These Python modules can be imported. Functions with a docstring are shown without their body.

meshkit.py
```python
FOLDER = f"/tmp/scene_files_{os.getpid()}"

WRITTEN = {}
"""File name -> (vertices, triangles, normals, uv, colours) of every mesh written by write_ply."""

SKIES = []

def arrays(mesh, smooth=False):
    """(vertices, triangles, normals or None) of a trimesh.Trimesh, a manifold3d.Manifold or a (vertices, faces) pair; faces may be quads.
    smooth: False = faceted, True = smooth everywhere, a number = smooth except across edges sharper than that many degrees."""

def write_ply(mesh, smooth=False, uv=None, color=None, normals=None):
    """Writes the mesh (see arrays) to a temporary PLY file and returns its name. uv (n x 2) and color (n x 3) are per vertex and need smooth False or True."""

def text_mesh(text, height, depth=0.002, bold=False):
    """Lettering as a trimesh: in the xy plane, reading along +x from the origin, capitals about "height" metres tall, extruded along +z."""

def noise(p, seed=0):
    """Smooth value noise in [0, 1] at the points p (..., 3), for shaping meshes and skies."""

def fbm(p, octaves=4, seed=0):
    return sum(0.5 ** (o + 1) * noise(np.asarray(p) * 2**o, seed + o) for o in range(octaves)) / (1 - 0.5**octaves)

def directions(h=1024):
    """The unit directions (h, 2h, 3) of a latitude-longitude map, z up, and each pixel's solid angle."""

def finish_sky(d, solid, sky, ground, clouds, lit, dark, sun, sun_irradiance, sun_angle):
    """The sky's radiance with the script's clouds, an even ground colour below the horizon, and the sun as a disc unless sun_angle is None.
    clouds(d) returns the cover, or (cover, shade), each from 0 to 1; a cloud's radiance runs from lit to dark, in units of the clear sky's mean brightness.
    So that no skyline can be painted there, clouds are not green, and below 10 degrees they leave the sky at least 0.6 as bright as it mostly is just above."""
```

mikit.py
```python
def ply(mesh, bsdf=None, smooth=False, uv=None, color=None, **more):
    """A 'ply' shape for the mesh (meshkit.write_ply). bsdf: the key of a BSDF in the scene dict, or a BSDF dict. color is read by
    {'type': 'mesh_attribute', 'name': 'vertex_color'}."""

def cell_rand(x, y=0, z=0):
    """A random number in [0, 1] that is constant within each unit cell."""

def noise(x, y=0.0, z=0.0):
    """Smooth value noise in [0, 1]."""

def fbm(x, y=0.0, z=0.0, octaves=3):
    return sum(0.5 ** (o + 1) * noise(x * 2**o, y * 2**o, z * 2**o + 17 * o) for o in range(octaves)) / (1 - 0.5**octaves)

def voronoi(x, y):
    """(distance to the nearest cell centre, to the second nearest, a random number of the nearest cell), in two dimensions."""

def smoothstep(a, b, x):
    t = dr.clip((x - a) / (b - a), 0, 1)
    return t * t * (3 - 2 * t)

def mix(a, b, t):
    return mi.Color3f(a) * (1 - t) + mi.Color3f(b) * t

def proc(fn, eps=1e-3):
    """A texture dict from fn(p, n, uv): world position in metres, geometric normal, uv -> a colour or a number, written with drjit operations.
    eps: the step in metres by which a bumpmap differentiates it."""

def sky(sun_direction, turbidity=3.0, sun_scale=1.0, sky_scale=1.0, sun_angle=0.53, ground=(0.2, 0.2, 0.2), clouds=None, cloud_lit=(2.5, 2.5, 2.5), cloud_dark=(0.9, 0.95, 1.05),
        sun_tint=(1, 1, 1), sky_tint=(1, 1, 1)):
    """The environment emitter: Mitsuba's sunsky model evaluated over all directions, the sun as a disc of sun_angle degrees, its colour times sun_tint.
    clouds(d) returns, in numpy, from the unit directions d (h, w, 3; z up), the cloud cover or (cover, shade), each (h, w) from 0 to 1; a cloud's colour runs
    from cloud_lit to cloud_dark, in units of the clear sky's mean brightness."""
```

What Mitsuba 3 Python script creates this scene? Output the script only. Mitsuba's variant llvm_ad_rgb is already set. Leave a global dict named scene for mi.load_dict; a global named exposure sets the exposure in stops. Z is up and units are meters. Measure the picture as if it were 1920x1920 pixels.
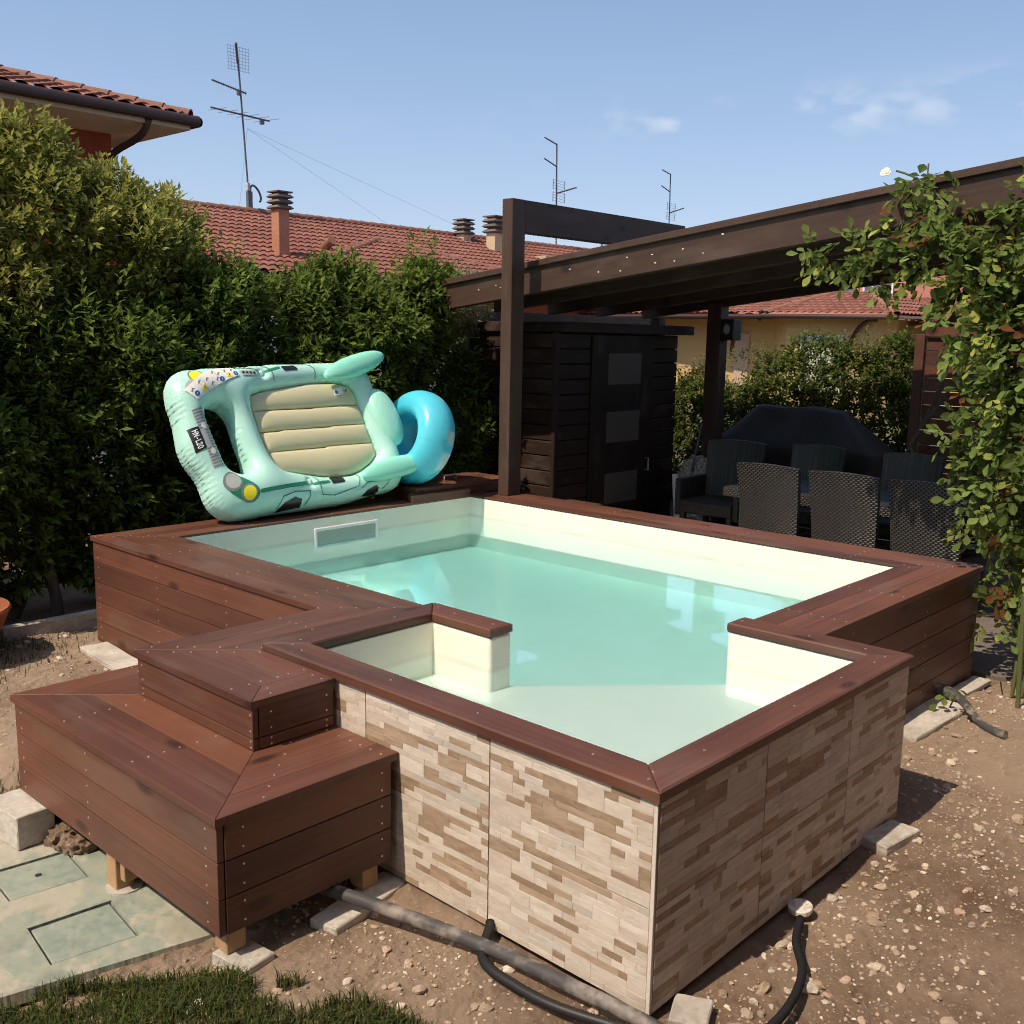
import math, numpy as np, trimesh, drjit as dr, mitsuba as mi, mikit, meshkit
from mikit import proc, noise, fbm, voronoi, cell_rand, smoothstep, mix
from shapely.geometry import Polygon, LineString, Point
from shapely import contains_xy
from scipy.spatial import cKDTree, ConvexHull
from scipy.ndimage import gaussian_filter, map_coordinates
import scipy.sparse as sp
import scipy.sparse.linalg as spl
import manifold3d as m3

T = mi.ScalarTransform4f
scene, labels, used = {}, {}, {}
PI = math.pi

# ------------------------------------------------------------------ camera, sky, exposure
CAM = np.array([2.2482, -3.1605, 1.9254]); YAW, PITCH, ROLL, FPX = 2.3154, -0.1698, 0.0181, 1914.6
_f = np.array([math.cos(PITCH)*math.cos(YAW), math.cos(PITCH)*math.sin(YAW), math.sin(PITCH)])
_r = np.array([math.sin(YAW), -math.cos(YAW), 0.0]); _u = np.cross(_r, _f)
_up = -math.sin(ROLL)*_r + math.cos(ROLL)*_u
scene['camera'] = {'type': 'perspective', 'fov': math.degrees(2*math.atan(960/FPX)), 'fov_axis': 'x', 'near_clip': 0.05, 'far_clip': 900.0,
                   'to_world': T().look_at(origin=CAM.tolist(), target=(CAM+_f).tolist(), up=_up.tolist())}
exposure = 1.72

def clouds(d):
    az = np.degrees(np.arctan2(d[..., 1], d[..., 0])); el = np.degrees(np.arcsin(np.clip(d[..., 2], -1, 1)))
    q = np.stack([az/2.6, el/1.1, az*0], -1)
    n = meshkit.fbm(q, 5, 4)
    wisps = np.clip((n-0.50)/0.22, 0, 1)*np.exp(-((el-11.4-(118-az)*0.03)/1.1)**2)
    far = np.clip((meshkit.fbm(q*0.5+7, 5, 9)-0.54)/0.3, 0, 1)*np.clip((el-17)/10, 0, 1)*0.5
    return np.clip(wisps*0.42*(0.04+np.exp(-((az-119)/9)**2)+0.75*np.exp(-((az-107)/4)**2))+far*.5, 0, 0.8)

scene['sky'] = mikit.sky([-0.058, -0.600, 0.795], turbidity=4.5, sun_scale=1.0, sky_scale=1.3, clouds=clouds, cloud_lit=(2.1, 2.1, 2.1), sky_tint=(1.12, 1.02, .94))
labels['sky'] = {'label': 'clear pale blue sky with a few small wisps of cloud', 'kind': 'structure'}

# ------------------------------------------------------------------ naming helpers
def numbered(name):
    n = used.get(name, -1)+1; used[name] = n
    return name if n == 0 else f'{name}_{n:03d}'
def thing(name, label, cat=None, group=None, kind=None):
    k = numbered(name); labels[k] = {'label': label}
    if cat: labels[k]['category'] = cat
    if group: labels[k]['group'] = group
    if kind: labels[k]['kind'] = kind
    return k
def put(parent, name, mesh, bsdf, smooth=False, label=None, kind=None, **kw):
    k = numbered(parent+'__'+name) if parent else name
    scene[k] = mikit.ply(mesh, bsdf, smooth, **kw)
    if label or kind:
        labels[k] = {}
        if label: labels[k]['label'] = label
        if kind: labels[k]['kind'] = kind
    return k
def solo(name, mesh, bsdf, label, cat=None, smooth=False, kind=None, group=None, **kw):
    k = thing(name, label, cat, group, kind); scene[k] = mikit.ply(mesh, bsdf, smooth, **kw); return k

# ------------------------------------------------------------------ mesh helpers
def cat(ms): return trimesh.util.concatenate(list(ms))
def tm(v, f): return trimesh.Trimesh(np.asarray(v, float), np.asarray(f, int), process=False)
def hull(p):
    h = trimesh.Trimesh(np.asarray(p, float), ConvexHull(p).simplices, process=False); h.fix_normals(); return h
def chbox(x0, x1, y0, y1, z0, z1, c=0.004):
    p = []
    for x, sx in ((x0, 1), (x1, -1)):
        for y, sy in ((y0, 1), (y1, -1)):
            for z, sz in ((z0, 1), (z1, -1)):
                p += [(x+sx*c, y+sy*c, z), (x+sx*c, y, z+sz*c), (x, y+sy*c, z+sz*c)]
    return hull(np.array(p))
def xf(mesh, R=None, t=(0, 0, 0)):
    m = mesh.copy(); v = np.array(m.vertices)
    if R is not None: v = v @ np.asarray(R).T
    m.vertices = v+np.asarray(t); return m
def rot(axis, deg):
    return trimesh.transformations.rotation_matrix(math.radians(deg), axis)[:3, :3]
def beam(p, q, w, h, up=(0, 0, 1), c=0.004):
    """box from p to q; w across, h along up"""
    p, q = np.array(p, float), np.array(q, float); L = np.linalg.norm(q-p); a = (q-p)/L
    b = np.cross(up, a); b /= np.linalg.norm(b); cc = np.cross(a, b)
    return xf(chbox(0, L, -w/2, w/2, -h/2, h/2, c), np.stack([a, b, cc], 1), p), L, np.stack([a, b, cc], 1), p
def tube(pts, r, sides=10, cap=True):
    p = np.asarray(pts, float); n = len(p); t = np.gradient(p, axis=0); t /= np.linalg.norm(t, axis=1, keepdims=True)+1e-12
    r = np.broadcast_to(np.asarray(r, float), (n,))
    a = np.cross(t[0], [0, 0, 1.0] if abs(t[0][2]) < .9 else [1.0, 0, 0]); a /= np.linalg.norm(a); A = []
    for i in range(n):
        a = a-t[i]*(a@t[i]); a /= np.linalg.norm(a); A.append(a)
    A = np.array(A); B = np.cross(t, A); an = np.arange(sides)*2*PI/sides
    v = p[:, None]+r[:, None, None]*(np.cos(an)[None, :, None]*A[:, None]+np.sin(an)[None, :, None]*B[:, None]); v = v.reshape(-1, 3)
    i, j = np.meshgrid(np.arange(n-1), np.arange(sides), indexing='ij')
    q = np.stack([i*sides+j, i*sides+(j+1) % sides, (i+1)*sides+(j+1) % sides, (i+1)*sides+j], -1).reshape(-1, 4)
    f = np.vstack([q[:, [0, 1, 2]], q[:, [0, 2, 3]]])
    if cap:
        v = np.vstack([v, p[:1], p[-1:]]); k = np.arange(sides); k2 = (k+1) % sides
        f = np.vstack([f, np.stack([k2, k, k*0+n*sides], 1), np.stack([(n-1)*sides+k, (n-1)*sides+k2, k*0+n*sides+1], 1)])
    return tm(v, f)
def spline(pts, n=40):
    from scipy.interpolate import CubicSpline
    p = np.asarray(pts, float); s = np.r_[0, np.cumsum(np.linalg.norm(np.diff(p, axis=0), axis=1))]
    return CubicSpline(s, p)(np.linspace(0, s[-1], n))
def rbox(x0, x1, y0, y1, z0, z1, r=.01, n=2):
    s = trimesh.creation.icosphere(n, r).vertices
    return hull(np.vstack([s+np.array([x, y, z]) for x in (x0+r, x1-r) for y in (y0+r, y1-r) for z in (z0+r, z1-r)]))
def ellipsoid(c, ax, sub=3):
    m = trimesh.creation.icosphere(sub, 1.0); return tm(m.vertices @ np.asarray(ax, float)+np.asarray(c, float), m.faces)
def inset(poly, d):
    p = np.asarray(poly, float); n = len(p); out = []
    e = np.roll(p, -1, 0)-p; e /= np.linalg.norm(e, axis=1, keepdims=True); nn = np.stack([-e[:, 1], e[:, 0]], 1)
    for i in range(n):
        a, b = nn[i-1], nn[i]; out.append(p[i]+d*(a+b)/(1+a@b))
    return np.array(out)
def prism(poly, z0, z1, ch=0.003):
    p = np.asarray(poly, float)
    if np.sum(p[:, 0]*np.roll(p[:, 1], -1)-np.roll(p[:, 0], -1)*p[:, 1]) < 0: p = p[::-1]
    n = len(p); q = inset(p, ch)
    v = np.vstack([np.c_[p, np.full(n, z0)], np.c_[p, np.full(n, z1-ch)], np.c_[q, np.full(n, z1)]]); f = []
    for i in range(n):
        j = (i+1) % n
        f += [(i, j, n+j), (i, n+j, n+i), (n+i, n+j, 2*n+j), (n+i, 2*n+j, 2*n+i)]
    for i in range(1, n-1): f += [(0, i+1, i), (2*n, 2*n+i, 2*n+i+1)]
    return tm(v, f)
_pid = [0]
def plank(parent, poly, z0, z1, along, bsdf='stained_wood', frame=None, name='plank', ch=0.0012, label=None, gap=0.0006):
    """board from a 2-D outline; grain runs along the 2-D direction; frame = (O, A, B): outline plane to world"""
    _pid[0] += 1; pid = _pid[0]
    p = np.asarray(poly, float)
    if np.sum(p[:, 0]*np.roll(p[:, 1], -1)-np.roll(p[:, 0], -1)*p[:, 1]) < 0: p = p[::-1]
    m = prism(inset(p, gap), z0, z1, ch); v = np.array(m.vertices); d = np.array(along, float)/np.linalg.norm(along)
    uv = np.c_[v[:, 0]*d[0]+v[:, 1]*d[1]+37.31*pid % 900, 10*pid+5+(-v[:, 0]*d[1]+v[:, 1]*d[0]-p.mean(0)@[-d[1], d[0]])+v[:, 2]*.9]
    if frame is not None:
        O, A, B = (np.array(k, float) for k in frame); m = xf(m, np.stack([A, B, np.cross(A, B)], 1), O)
    return put(parent, name, m, bsdf, uv=uv, label=label)
def woodmesh(parent, name, mesh, axis, bsdf='dark_wood', label=None):
    _pid[0] += 1; pid = _pid[0]; v = np.array(mesh.vertices); a = np.array(axis, float); a /= np.linalg.norm(a)
    b = np.cross(a, [0.13, 0.2, .97] if abs(a[2]) < .9 else [1, .2, 0]); b /= np.linalg.norm(b); c = np.cross(a, b); cen = v.mean(0)
    uv = np.c_[v@a+37.31*pid % 900, 10*pid+5+np.clip((v-cen)@b+.8*((v-cen)@c), -4, 4)]
    if parent is None: return (mesh, uv)
    return put(parent, name, mesh, bsdf, uv=uv, label=label)
def screws(pts, r=.0046, h=.0018):
    """pts: (pos, normal)"""
    V, F = [], []
    an = np.arange(8)*PI/4
    for P, N in pts:
        N = np.array(N, float); a = np.cross(N, [.3, .5, .81]); a /= np.linalg.norm(a); b = np.cross(N, a); k = len(V)*17
        ring = np.cos(an)[:, None]*a+np.sin(an)[:, None]*b; P = np.array(P, float)
        V.append(np.vstack([P+ring*r-N*.002, P+ring*r*.8+N*h, P+N*h*.7]))
        for i in range(8):
            j = (i+1) % 8; F += [(k+i, k+j, k+8+j), (k+i, k+8+j, k+8+i), (k+8+i, k+8+j, k+16)]
    return tm(np.vstack(V), F)

# ------------------------------------------------------------------ materials
def rough(col, r=.5, spec=.5, **k): return {'type': 'principled', 'base_color': col if isinstance(col, dict) else {'type': 'rgb', 'value': list(col)}, 'roughness': r, 'specular': spec, **k}
def two(b): return {'type': 'twosided', 'bsdf': b}
def bump(b, fn, scale, eps=1e-3): return {'type': 'bumpmap', 'tex': proc(fn, eps), 'scale': scale, 'bsdf': b}

def wood_color(dark, light, red, tone):
    def fn(p, n, uv):
        pid = dr.floor(uv.y/10); u, v = uv.x, uv.y-10*pid
        r1, r2 = cell_rand(pid, 3), cell_rand(pid, 8)
        wob = fbm(u*1.3, v*2.0, pid*3.7, 2)
        ring = noise((v+wob*.05)*85, u*1.1, pid*7.0)*.6+noise((v+wob*.03)*230, u*3.0, pid)*.4
        blot = fbm(u*2.3, v*6, pid*5.1, 3)
        t = dr.clip(.15+.5*ring+.75*(blot-.5)+(r1-.5)*tone, 0, 1)
        c = mix(dark, light, t)
        c = mix(c, mi.Color3f(red), smoothstep(.35, .8, fbm(u*1.1+9, v*3.3, pid*2.2, 2))*(.25+.5*r2))
        kx, kv, _ = voronoi(u*1.25+r1*50, v*3.1+r2*40)
        c = mix(c, c*.6+mi.Color3f(.07, .055, .048), smoothstep(.55, .75, fbm(u*2.9+3, v*9, pid*1.7, 4))*.45)
        return c*(1-.55*smoothstep(.10, .03, kx))
    return fn
def wood_bump(p, n, uv):
    pid = dr.floor(uv.y/10); u, v = uv.x, uv.y-10*pid
    return noise((v+.05*noise(u*1.3, pid))*160, u*1.2, pid*7.0)*.6+noise(v*420, u*6, pid)*.4
scene['stained_wood'] = two(bump(rough(proc(wood_color((.064, .026, .019), (.168, .070, .046), (.158, .062, .033), .58)), .46, .42), wood_bump, .0006))
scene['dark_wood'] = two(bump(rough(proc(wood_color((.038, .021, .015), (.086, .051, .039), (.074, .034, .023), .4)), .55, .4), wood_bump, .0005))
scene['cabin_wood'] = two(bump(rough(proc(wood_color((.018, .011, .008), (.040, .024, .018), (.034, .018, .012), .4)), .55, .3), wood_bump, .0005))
scene['pale_wood'] = two(rough(proc(wood_color((.30, .19, .10), (.48, .33, .20), (.40, .22, .12), .3)), .6, .3))
scene['screw_metal'] = two(rough((.62, .57, .52), .28, .8, metallic=.7))

def liner_fn(p, n, uv):
    c = mix((.755, .74, .655), (.80, .785, .70), fbm(p.x*3, p.y*3, p.z*6, 3))
    scum = smoothstep(.020, .004, dr.abs(p.z-.512))*(.35+.65*noise(p.x*9, p.y*9, 1))
    return c*(1-.16*scum)
scene['liner_vinyl'] = two(rough(proc(liner_fn), .42, .4))
scene['dusty_white'] = two(rough(proc(lambda p, n, uv: mix((.62, .60, .56), (.42, .36, .30), smoothstep(.5, .75, fbm(p.x*60, p.y*60, p.z*60, 3)))), .6))
scene['cut_edge'] = two(rough((.03, .022, .02), .6))
scene['white_plastic'] = two(rough((.84, .84, .83), .35))
scene['grey_plastic'] = two(rough((.34, .40, .37), .4))
def dirt_fn(p, n, uv):
    a = fbm(p.x*2.1, p.y*2.1, 0, 4); b = fbm(p.x*14, p.y*14, 3, 3); g = noise(p.x*90, p.y*90, 1)
    c = mix((.112, .074, .053), (.205, .148, .110), dr.clip(.5+1.5*(a-.5)+.8*(b-.5), 0, 1))
    c = mix(c, mi.Color3f(.30, .235, .18), smoothstep(.80, .90, noise(p.x*150, p.y*150, 1))*.6)
    c = mix(c, mi.Color3f(.29, .225, .17), smoothstep(.45, .75, fbm(p.x*1.1+4, p.y*1.1+2, 0, 3))*.55)
    far = smoothstep(7, 12, dr.sqrt(p.x*p.x+p.y*p.y))
    return mix(c, mi.Color3f(.10, .10, .06), far*.7)
def dirt_b(p, n, uv): return fbm(p.x*30, p.y*30, 0, 4)
scene['dirt'] = two(bump(rough(proc(dirt_fn), .95, .15), dirt_b, .02))
scene['vertex_stone'] = two(rough({'type': 'mesh_attribute', 'name': 'vertex_color'}, .8, .25))
scene['leaf'] = {'type': 'principledthin', 'base_color': {'type': 'mesh_attribute', 'name': 'vertex_color'}, 'roughness': .38, 'spec_trans': 0.0, 'diff_trans': 0.95, 'eta': 1.45}
def conc_fn(p, n, uv):
    a = fbm(p.x*9, p.y*9, p.z*9, 4); b = fbm(p.x*60, p.y*60, p.z*60, 2)
    return mix((.33, .30, .27), (.52, .49, .45), dr.clip(.5+1.6*(a-.5)+.9*(b-.5), 0, 1))
scene['concrete'] = two(bump(rough(proc(conc_fn), .9, .2), lambda p, n, uv: fbm(p.x*45, p.y*45, p.z*45, 3), .004))
def green_conc(p, n, uv):
    a = fbm(p.x*5, p.y*5, 2, 4); b = fbm(p.x*32, p.y*32, 5, 3)
    c = mix((.235, .285, .235), (.34, .345, .285), dr.clip(.5+1.3*(b-.5), 0, 1))
    c = mix(c, mi.Color3f(.42, .38, .31), smoothstep(.46, .62, a+.3*(b-.5))*.6)
    return mix(c, c*.72, smoothstep(.55, .8, fbm(p.x*7+3, p.y*7, 7, 4))*.6)
scene['green_concrete'] = two(bump(rough(proc(green_conc), .9, .2), lambda p, n, uv: fbm(p.x*55, p.y*55, 0, 3), .004))
def lid_conc(p, n, uv):
    b = fbm(p.x*40, p.y*40, 5, 3); a = fbm(p.x*11, p.y*11, 1, 3)
    return mix((.20, .25, .215), (.30, .33, .28), dr.clip(.5+1.2*(b-.5)+1.1*(a-.5), 0, 1))
scene['lid_concrete'] = two(bump(rough(proc(lid_conc), .9, .2), lambda p, n, uv: fbm(p.x*60, p.y*60, 0, 3), .003))
def strip_mat(c0, c1, seed):
    def fn(p, n, uv):
        a = fbm(uv.x*7+seed, uv.y*26, seed, 4); b = fbm(uv.x*40, uv.y*120, seed+3, 2)
        idr = cell_rand(dr.floor(uv.y/.5), seed)
        return mix(c0, c1, dr.clip(.5+1.3*(a-.5)+.7*(b-.5)+(idr-.5)*.7, 0, 1))
    return two(bump(rough(proc(fn), .55, .35), lambda p, n, uv: fbm(uv.x*30, uv.y*70, 0, 4), .0018))
scene['strip_cream'] = strip_mat((.47, .405, .345), (.585, .525, .46), 1.0)
scene['strip_white'] = strip_mat((.52, .465, .405), (.63, .58, .52), 2.0)
scene['strip_tan'] = strip_mat((.26, .185, .128), (.40, .305, .225), 3.0)
scene['strip_grey'] = strip_mat((.43, .39, .345), (.54, .495, .445), 4.0)
scene['tile_back'] = two(rough((.40, .33, .26), .7))

def vinyl(col, r=.28): return two({'type': 'principled', 'base_color': {'type': 'rgb', 'value': list(col)}, 'roughness': r, 'specular': .5, 'clearcoat': .25, 'clearcoat_gloss': .85})
scene['mint_vinyl'] = vinyl((.43, .76, .69)); scene['mint_deep'] = vinyl((.27, .74, .60)); scene['mint_pale'] = vinyl((.36, .76, .65))
scene['cream_vinyl'] = vinyl((.60, .57, .37), .42); scene['print_green'] = vinyl((.02, .22, .13)); scene['print_black'] = vinyl((.012, .014, .016)); scene['print_white'] = vinyl((.78, .79, .78))
scene['print_yellow'] = vinyl((.85, .75, .03)); scene['print_silver'] = vinyl((.42, .45, .44)); scene['print_grey'] = vinyl((.18, .23, .22)); scene['print_blue'] = vinyl((.03, .12, .42))
def ring_fn(p, n, uv):
    c = mix((.05, .50, .68), (.10, .58, .76), noise(uv.x*3, uv.y*3))
    w = smoothstep(.50, .62, fbm(uv.x*5, uv.y*1.3, 2, 3))*smoothstep(.72, .80, uv.y)*(1-smoothstep(.95, 1.0, uv.y))
    return mix(c, mi.Color3f(.55, .66, .72), w*.8)
scene['ring_vinyl'] = two({'type': 'principled', 'base_color': proc(ring_fn), 'roughness': .25, 'clearcoat': .4})

def weave(p, n, uv):
    r = dr.floor(uv.y/.0145); fy = uv.y/.0145-r; x = uv.x/.036+.5*(r-2*dr.floor(r/2)); fx = x-dr.floor(x)
    return dr.sin(PI*fy)*dr.sqrt(dr.maximum(0, dr.sin(PI*dr.clip((fx-.12)/.76, 0, 1))))
def weave_c(p, n, uv):
    return mix((.010, .0095, .0095), (.088, .081, .077), weave(p, n, uv)*(.65+.35*noise(uv.x*20, uv.y*60)))
scene['wicker'] = two(bump(rough(proc(weave_c), .34, .6), weave, .004))
scene['wicker_dark'] = two(rough((.014, .014, .015), .5))
scene['cover_fabric'] = two(rough((.040, .039, .040), .6, .4))
scene['slats'] = two(rough(proc(lambda p, n, uv: mix((.012, .018, .017), (.032, .042, .04), smoothstep(.3, .7, noise(uv.x*120, 0, 0)))), .5))
def roof_fn(p, n, uv):
    k = cell_rand(dr.floor(uv.x), dr.floor(uv.y), 2)
    return mix((.165, .068, .052), (.255, .115, .088), dr.clip(.5+(k-.5)*.8+.8*(fbm(p.x, p.y, p.z, 3)-.5), 0, 1))
scene['clay_tile'] = two(rough(proc(roof_fn), .8, .25))
scene['clay_cap'] = two(rough(proc(lambda p, n, uv: mix((.18, .085, .062), (.29, .145, .108), fbm(p.x*4, p.y*4, p.z*4, 3))), .8, .25))
def plaster(c0, c1): return two(rough(proc(lambda p, n, uv: mix(c0, c1, fbm(p.x*1.3, p.y*1.3, p.z*2.2, 4))), .9, .2))
scene['red_plaster'] = plaster((.23, .052, .025), (.30, .075, .04)); scene['salmon_plaster'] = plaster((.36, .16, .10), (.45, .22, .15))
scene['pink_plaster'] = plaster((.40, .17, .14), (.46, .21, .18)); scene['yellow_plaster'] = plaster((.46, .32, .15), (.58, .42, .22)); scene['soffit_beige'] = plaster((.42, .32, .25), (.50, .39, .31)); scene['beige_plaster'] = plaster((.50, .38, .26), (.60, .47, .34))
scene['gutter_metal'] = two(rough((.045, .024, .022), .4, .5)); scene['antenna_metal'] = two(rough((.085, .095, .11), .4, .6)); scene['cap_concrete'] = plaster((.10, .085, .08), (.19, .165, .155))
scene['window_glass'] = two(rough((.10, .12, .15), .08, .8)); scene['white_frame'] = two(rough((.7, .7, .7), .5)); scene['shutter_paint'] = two(rough((.48, .50, .45), .6))
scene['terracotta'] = two(rough(proc(lambda p, n, uv: mix((.20, .062, .030), (.30, .105, .055), fbm(p.x*8, p.y*8, p.z*8, 3))), .75, .25))
scene['black_rubber'] = two(rough((.018, .018, .02), .5, .4))
def dusty(p, n, uv): return mix((.06, .058, .062), (.27, .24, .215), smoothstep(.42, .72, fbm(p.x*14, p.y*14, p.z*10, 4)))
scene['dusty_pipe'] = two(rough(proc(dusty), .6, .35))
scene['bark'] = two(bump(rough(proc(lambda p, n, uv: mix((.085, .07, .058), (.19, .165, .14), fbm(p.x*20, p.y*20, p.z*5, 3))), .9, .15), lambda p, n, uv: fbm(p.x*40, p.y*40, p.z*9, 3), .006))
scene['green_stem'] = two(rough((.09, .11, .04), .6)); scene['petal'] = two(rough((.80, .74, .62), .6)); scene['petal_yellow'] = two(rough((.75, .58, .18), .6))
scene['sack_cloth'] = two(rough((.40, .38, .36), .8)); scene['paving'] = two(rough(proc(lambda p, n, uv: mix((.10, .085, .075), (.17, .15, .135), fbm(p.x*6, p.y*6, 0, 3))), .8))
scene['frosted_glass'] = two(rough((.10, .09, .08), .5)); scene['house_plaster'] = plaster((.42, .25, .16), (.50, .32, .22))
# water: clear sheet over an absorbing body
scene['pool_water_body'] = {'type': 'homogeneous', 'albedo': {'type': 'rgb', 'value': [.20, .70, .80]}, 'sigma_t': {'type': 'rgb', 'value': [.33, .060, .060]}, 'scale': 2.0}

# ------------------------------------------------------------------ ground (one sheet to the horizon)
def axis(lo, hi, fine0, fine1, step):
    a = np.arange(fine0, fine1+1e-6, step); out = [a]; s, x = step, fine1; hi_l = []
    while x < hi: s *= 1.25; x += s; hi_l.append(x)
    s, x = step, fine0; lo_l = []
    while x > lo: s *= 1.25; x -= s; lo_l.append(x)
    return np.r_[lo_l[::-1], a, hi_l]
def grid(xs, ys, z):
    nx, ny = len(xs), len(ys); X, Y = np.meshgrid(xs, ys, indexing='ij'); v = np.stack([X, Y, z(X, Y)], -1).reshape(-1, 3)
    i, j = np.meshgrid(np.arange(nx-1), np.arange(ny-1), indexing='ij'); a = i*ny+j
    f = np.vstack([np.stack([a, a+ny, a+ny+1], -1).reshape(-1, 3), np.stack([a, a+ny+1, a+1], -1).reshape(-1, 3)])
    return tm(v, f)
def ground_z(X, Y):
    p = np.stack([X, Y, X*0], -1); near = np.exp(-np.clip(np.hypot(X, Y)-7, 0, None))
    h = (meshkit.fbm(p*1.7, 4, 3)-.5)*.07+(meshkit.fbm(p*14, 3, 5)-.5)*.022
    dip = np.clip((-.22-X)/.35, 0, 1)*np.clip((-1.22-Y)/.3, 0, 1)
    under = np.clip(np.minimum(-.66-X, -1.42-Y)/.08, 0, 1)
    return h*near-.012-.058*dip-.06*under
solo('ground', grid(axis(-420, 420, -5.2, 2.0, .026), axis(-420, 420, -2.6, 4.4, .026), ground_z), 'dirt', 'bare brown soil strewn with small stones round the pool', kind='structure', smooth=True)
solo('terrace', chbox(-5.6, 4.0, 3.02, 7.4, -.1, .012), 'paving', 'dark paved terrace under the wooden pergola', kind='structure')

rng = np.random.default_rng(11)
_ico = trimesh.creation.icosphere(1, 1.0); _ico0 = trimesh.creation.icosphere(0, 1.0)
def stones(P, R, rng, base=None, fine=True):
    """one mesh of pebbles at P (n,2) with radius R"""
    V, F, C = [], [], []; off = 0
    pal = np.array([(.50, .42, .34), (.42, .34, .27), (.34, .26, .20), (.55, .49, .42), (.28, .22, .18), (.40, .30, .23)])
    for k, ((x, y), r) in enumerate(zip(P, R)):
        g = _ico if r > .012 and fine else _ico0
        v = g.vertices*(1+.28*rng.normal(size=(len(g.vertices), 1)).clip(-1.5, 1.5)*.6)*np.array([rng.uniform(.8, 1.5), rng.uniform(.7, 1.1), rng.uniform(.45, .8)])*r
        v = v@rot([0, 0, 1], rng.uniform(0, 360)).T@rot([1, 0, 0], rng.uniform(-25, 25)).T
        z = float(ground_z(np.array(x), np.array(y))); F.append(g.faces+off); off += len(v); V.append(v+[x, y, z+r*.25])
        C.append(np.tile(pal[rng.integers(len(pal))]*rng.uniform(.75, 1.15), (len(v), 1)))
    return tm(np.vstack(V), np.vstack(F)), np.vstack(C)
def ok_ground(x, y):
    if -4.15 < x < .40 and -.42 < y < 2.98: return False
    if -1.55 < x < .80 and -.96 < y < .88: return False
    if -1.85 < x < -.54 and -2.7 < y < -1.36: return False
    return True
P, R = [], []
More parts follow.
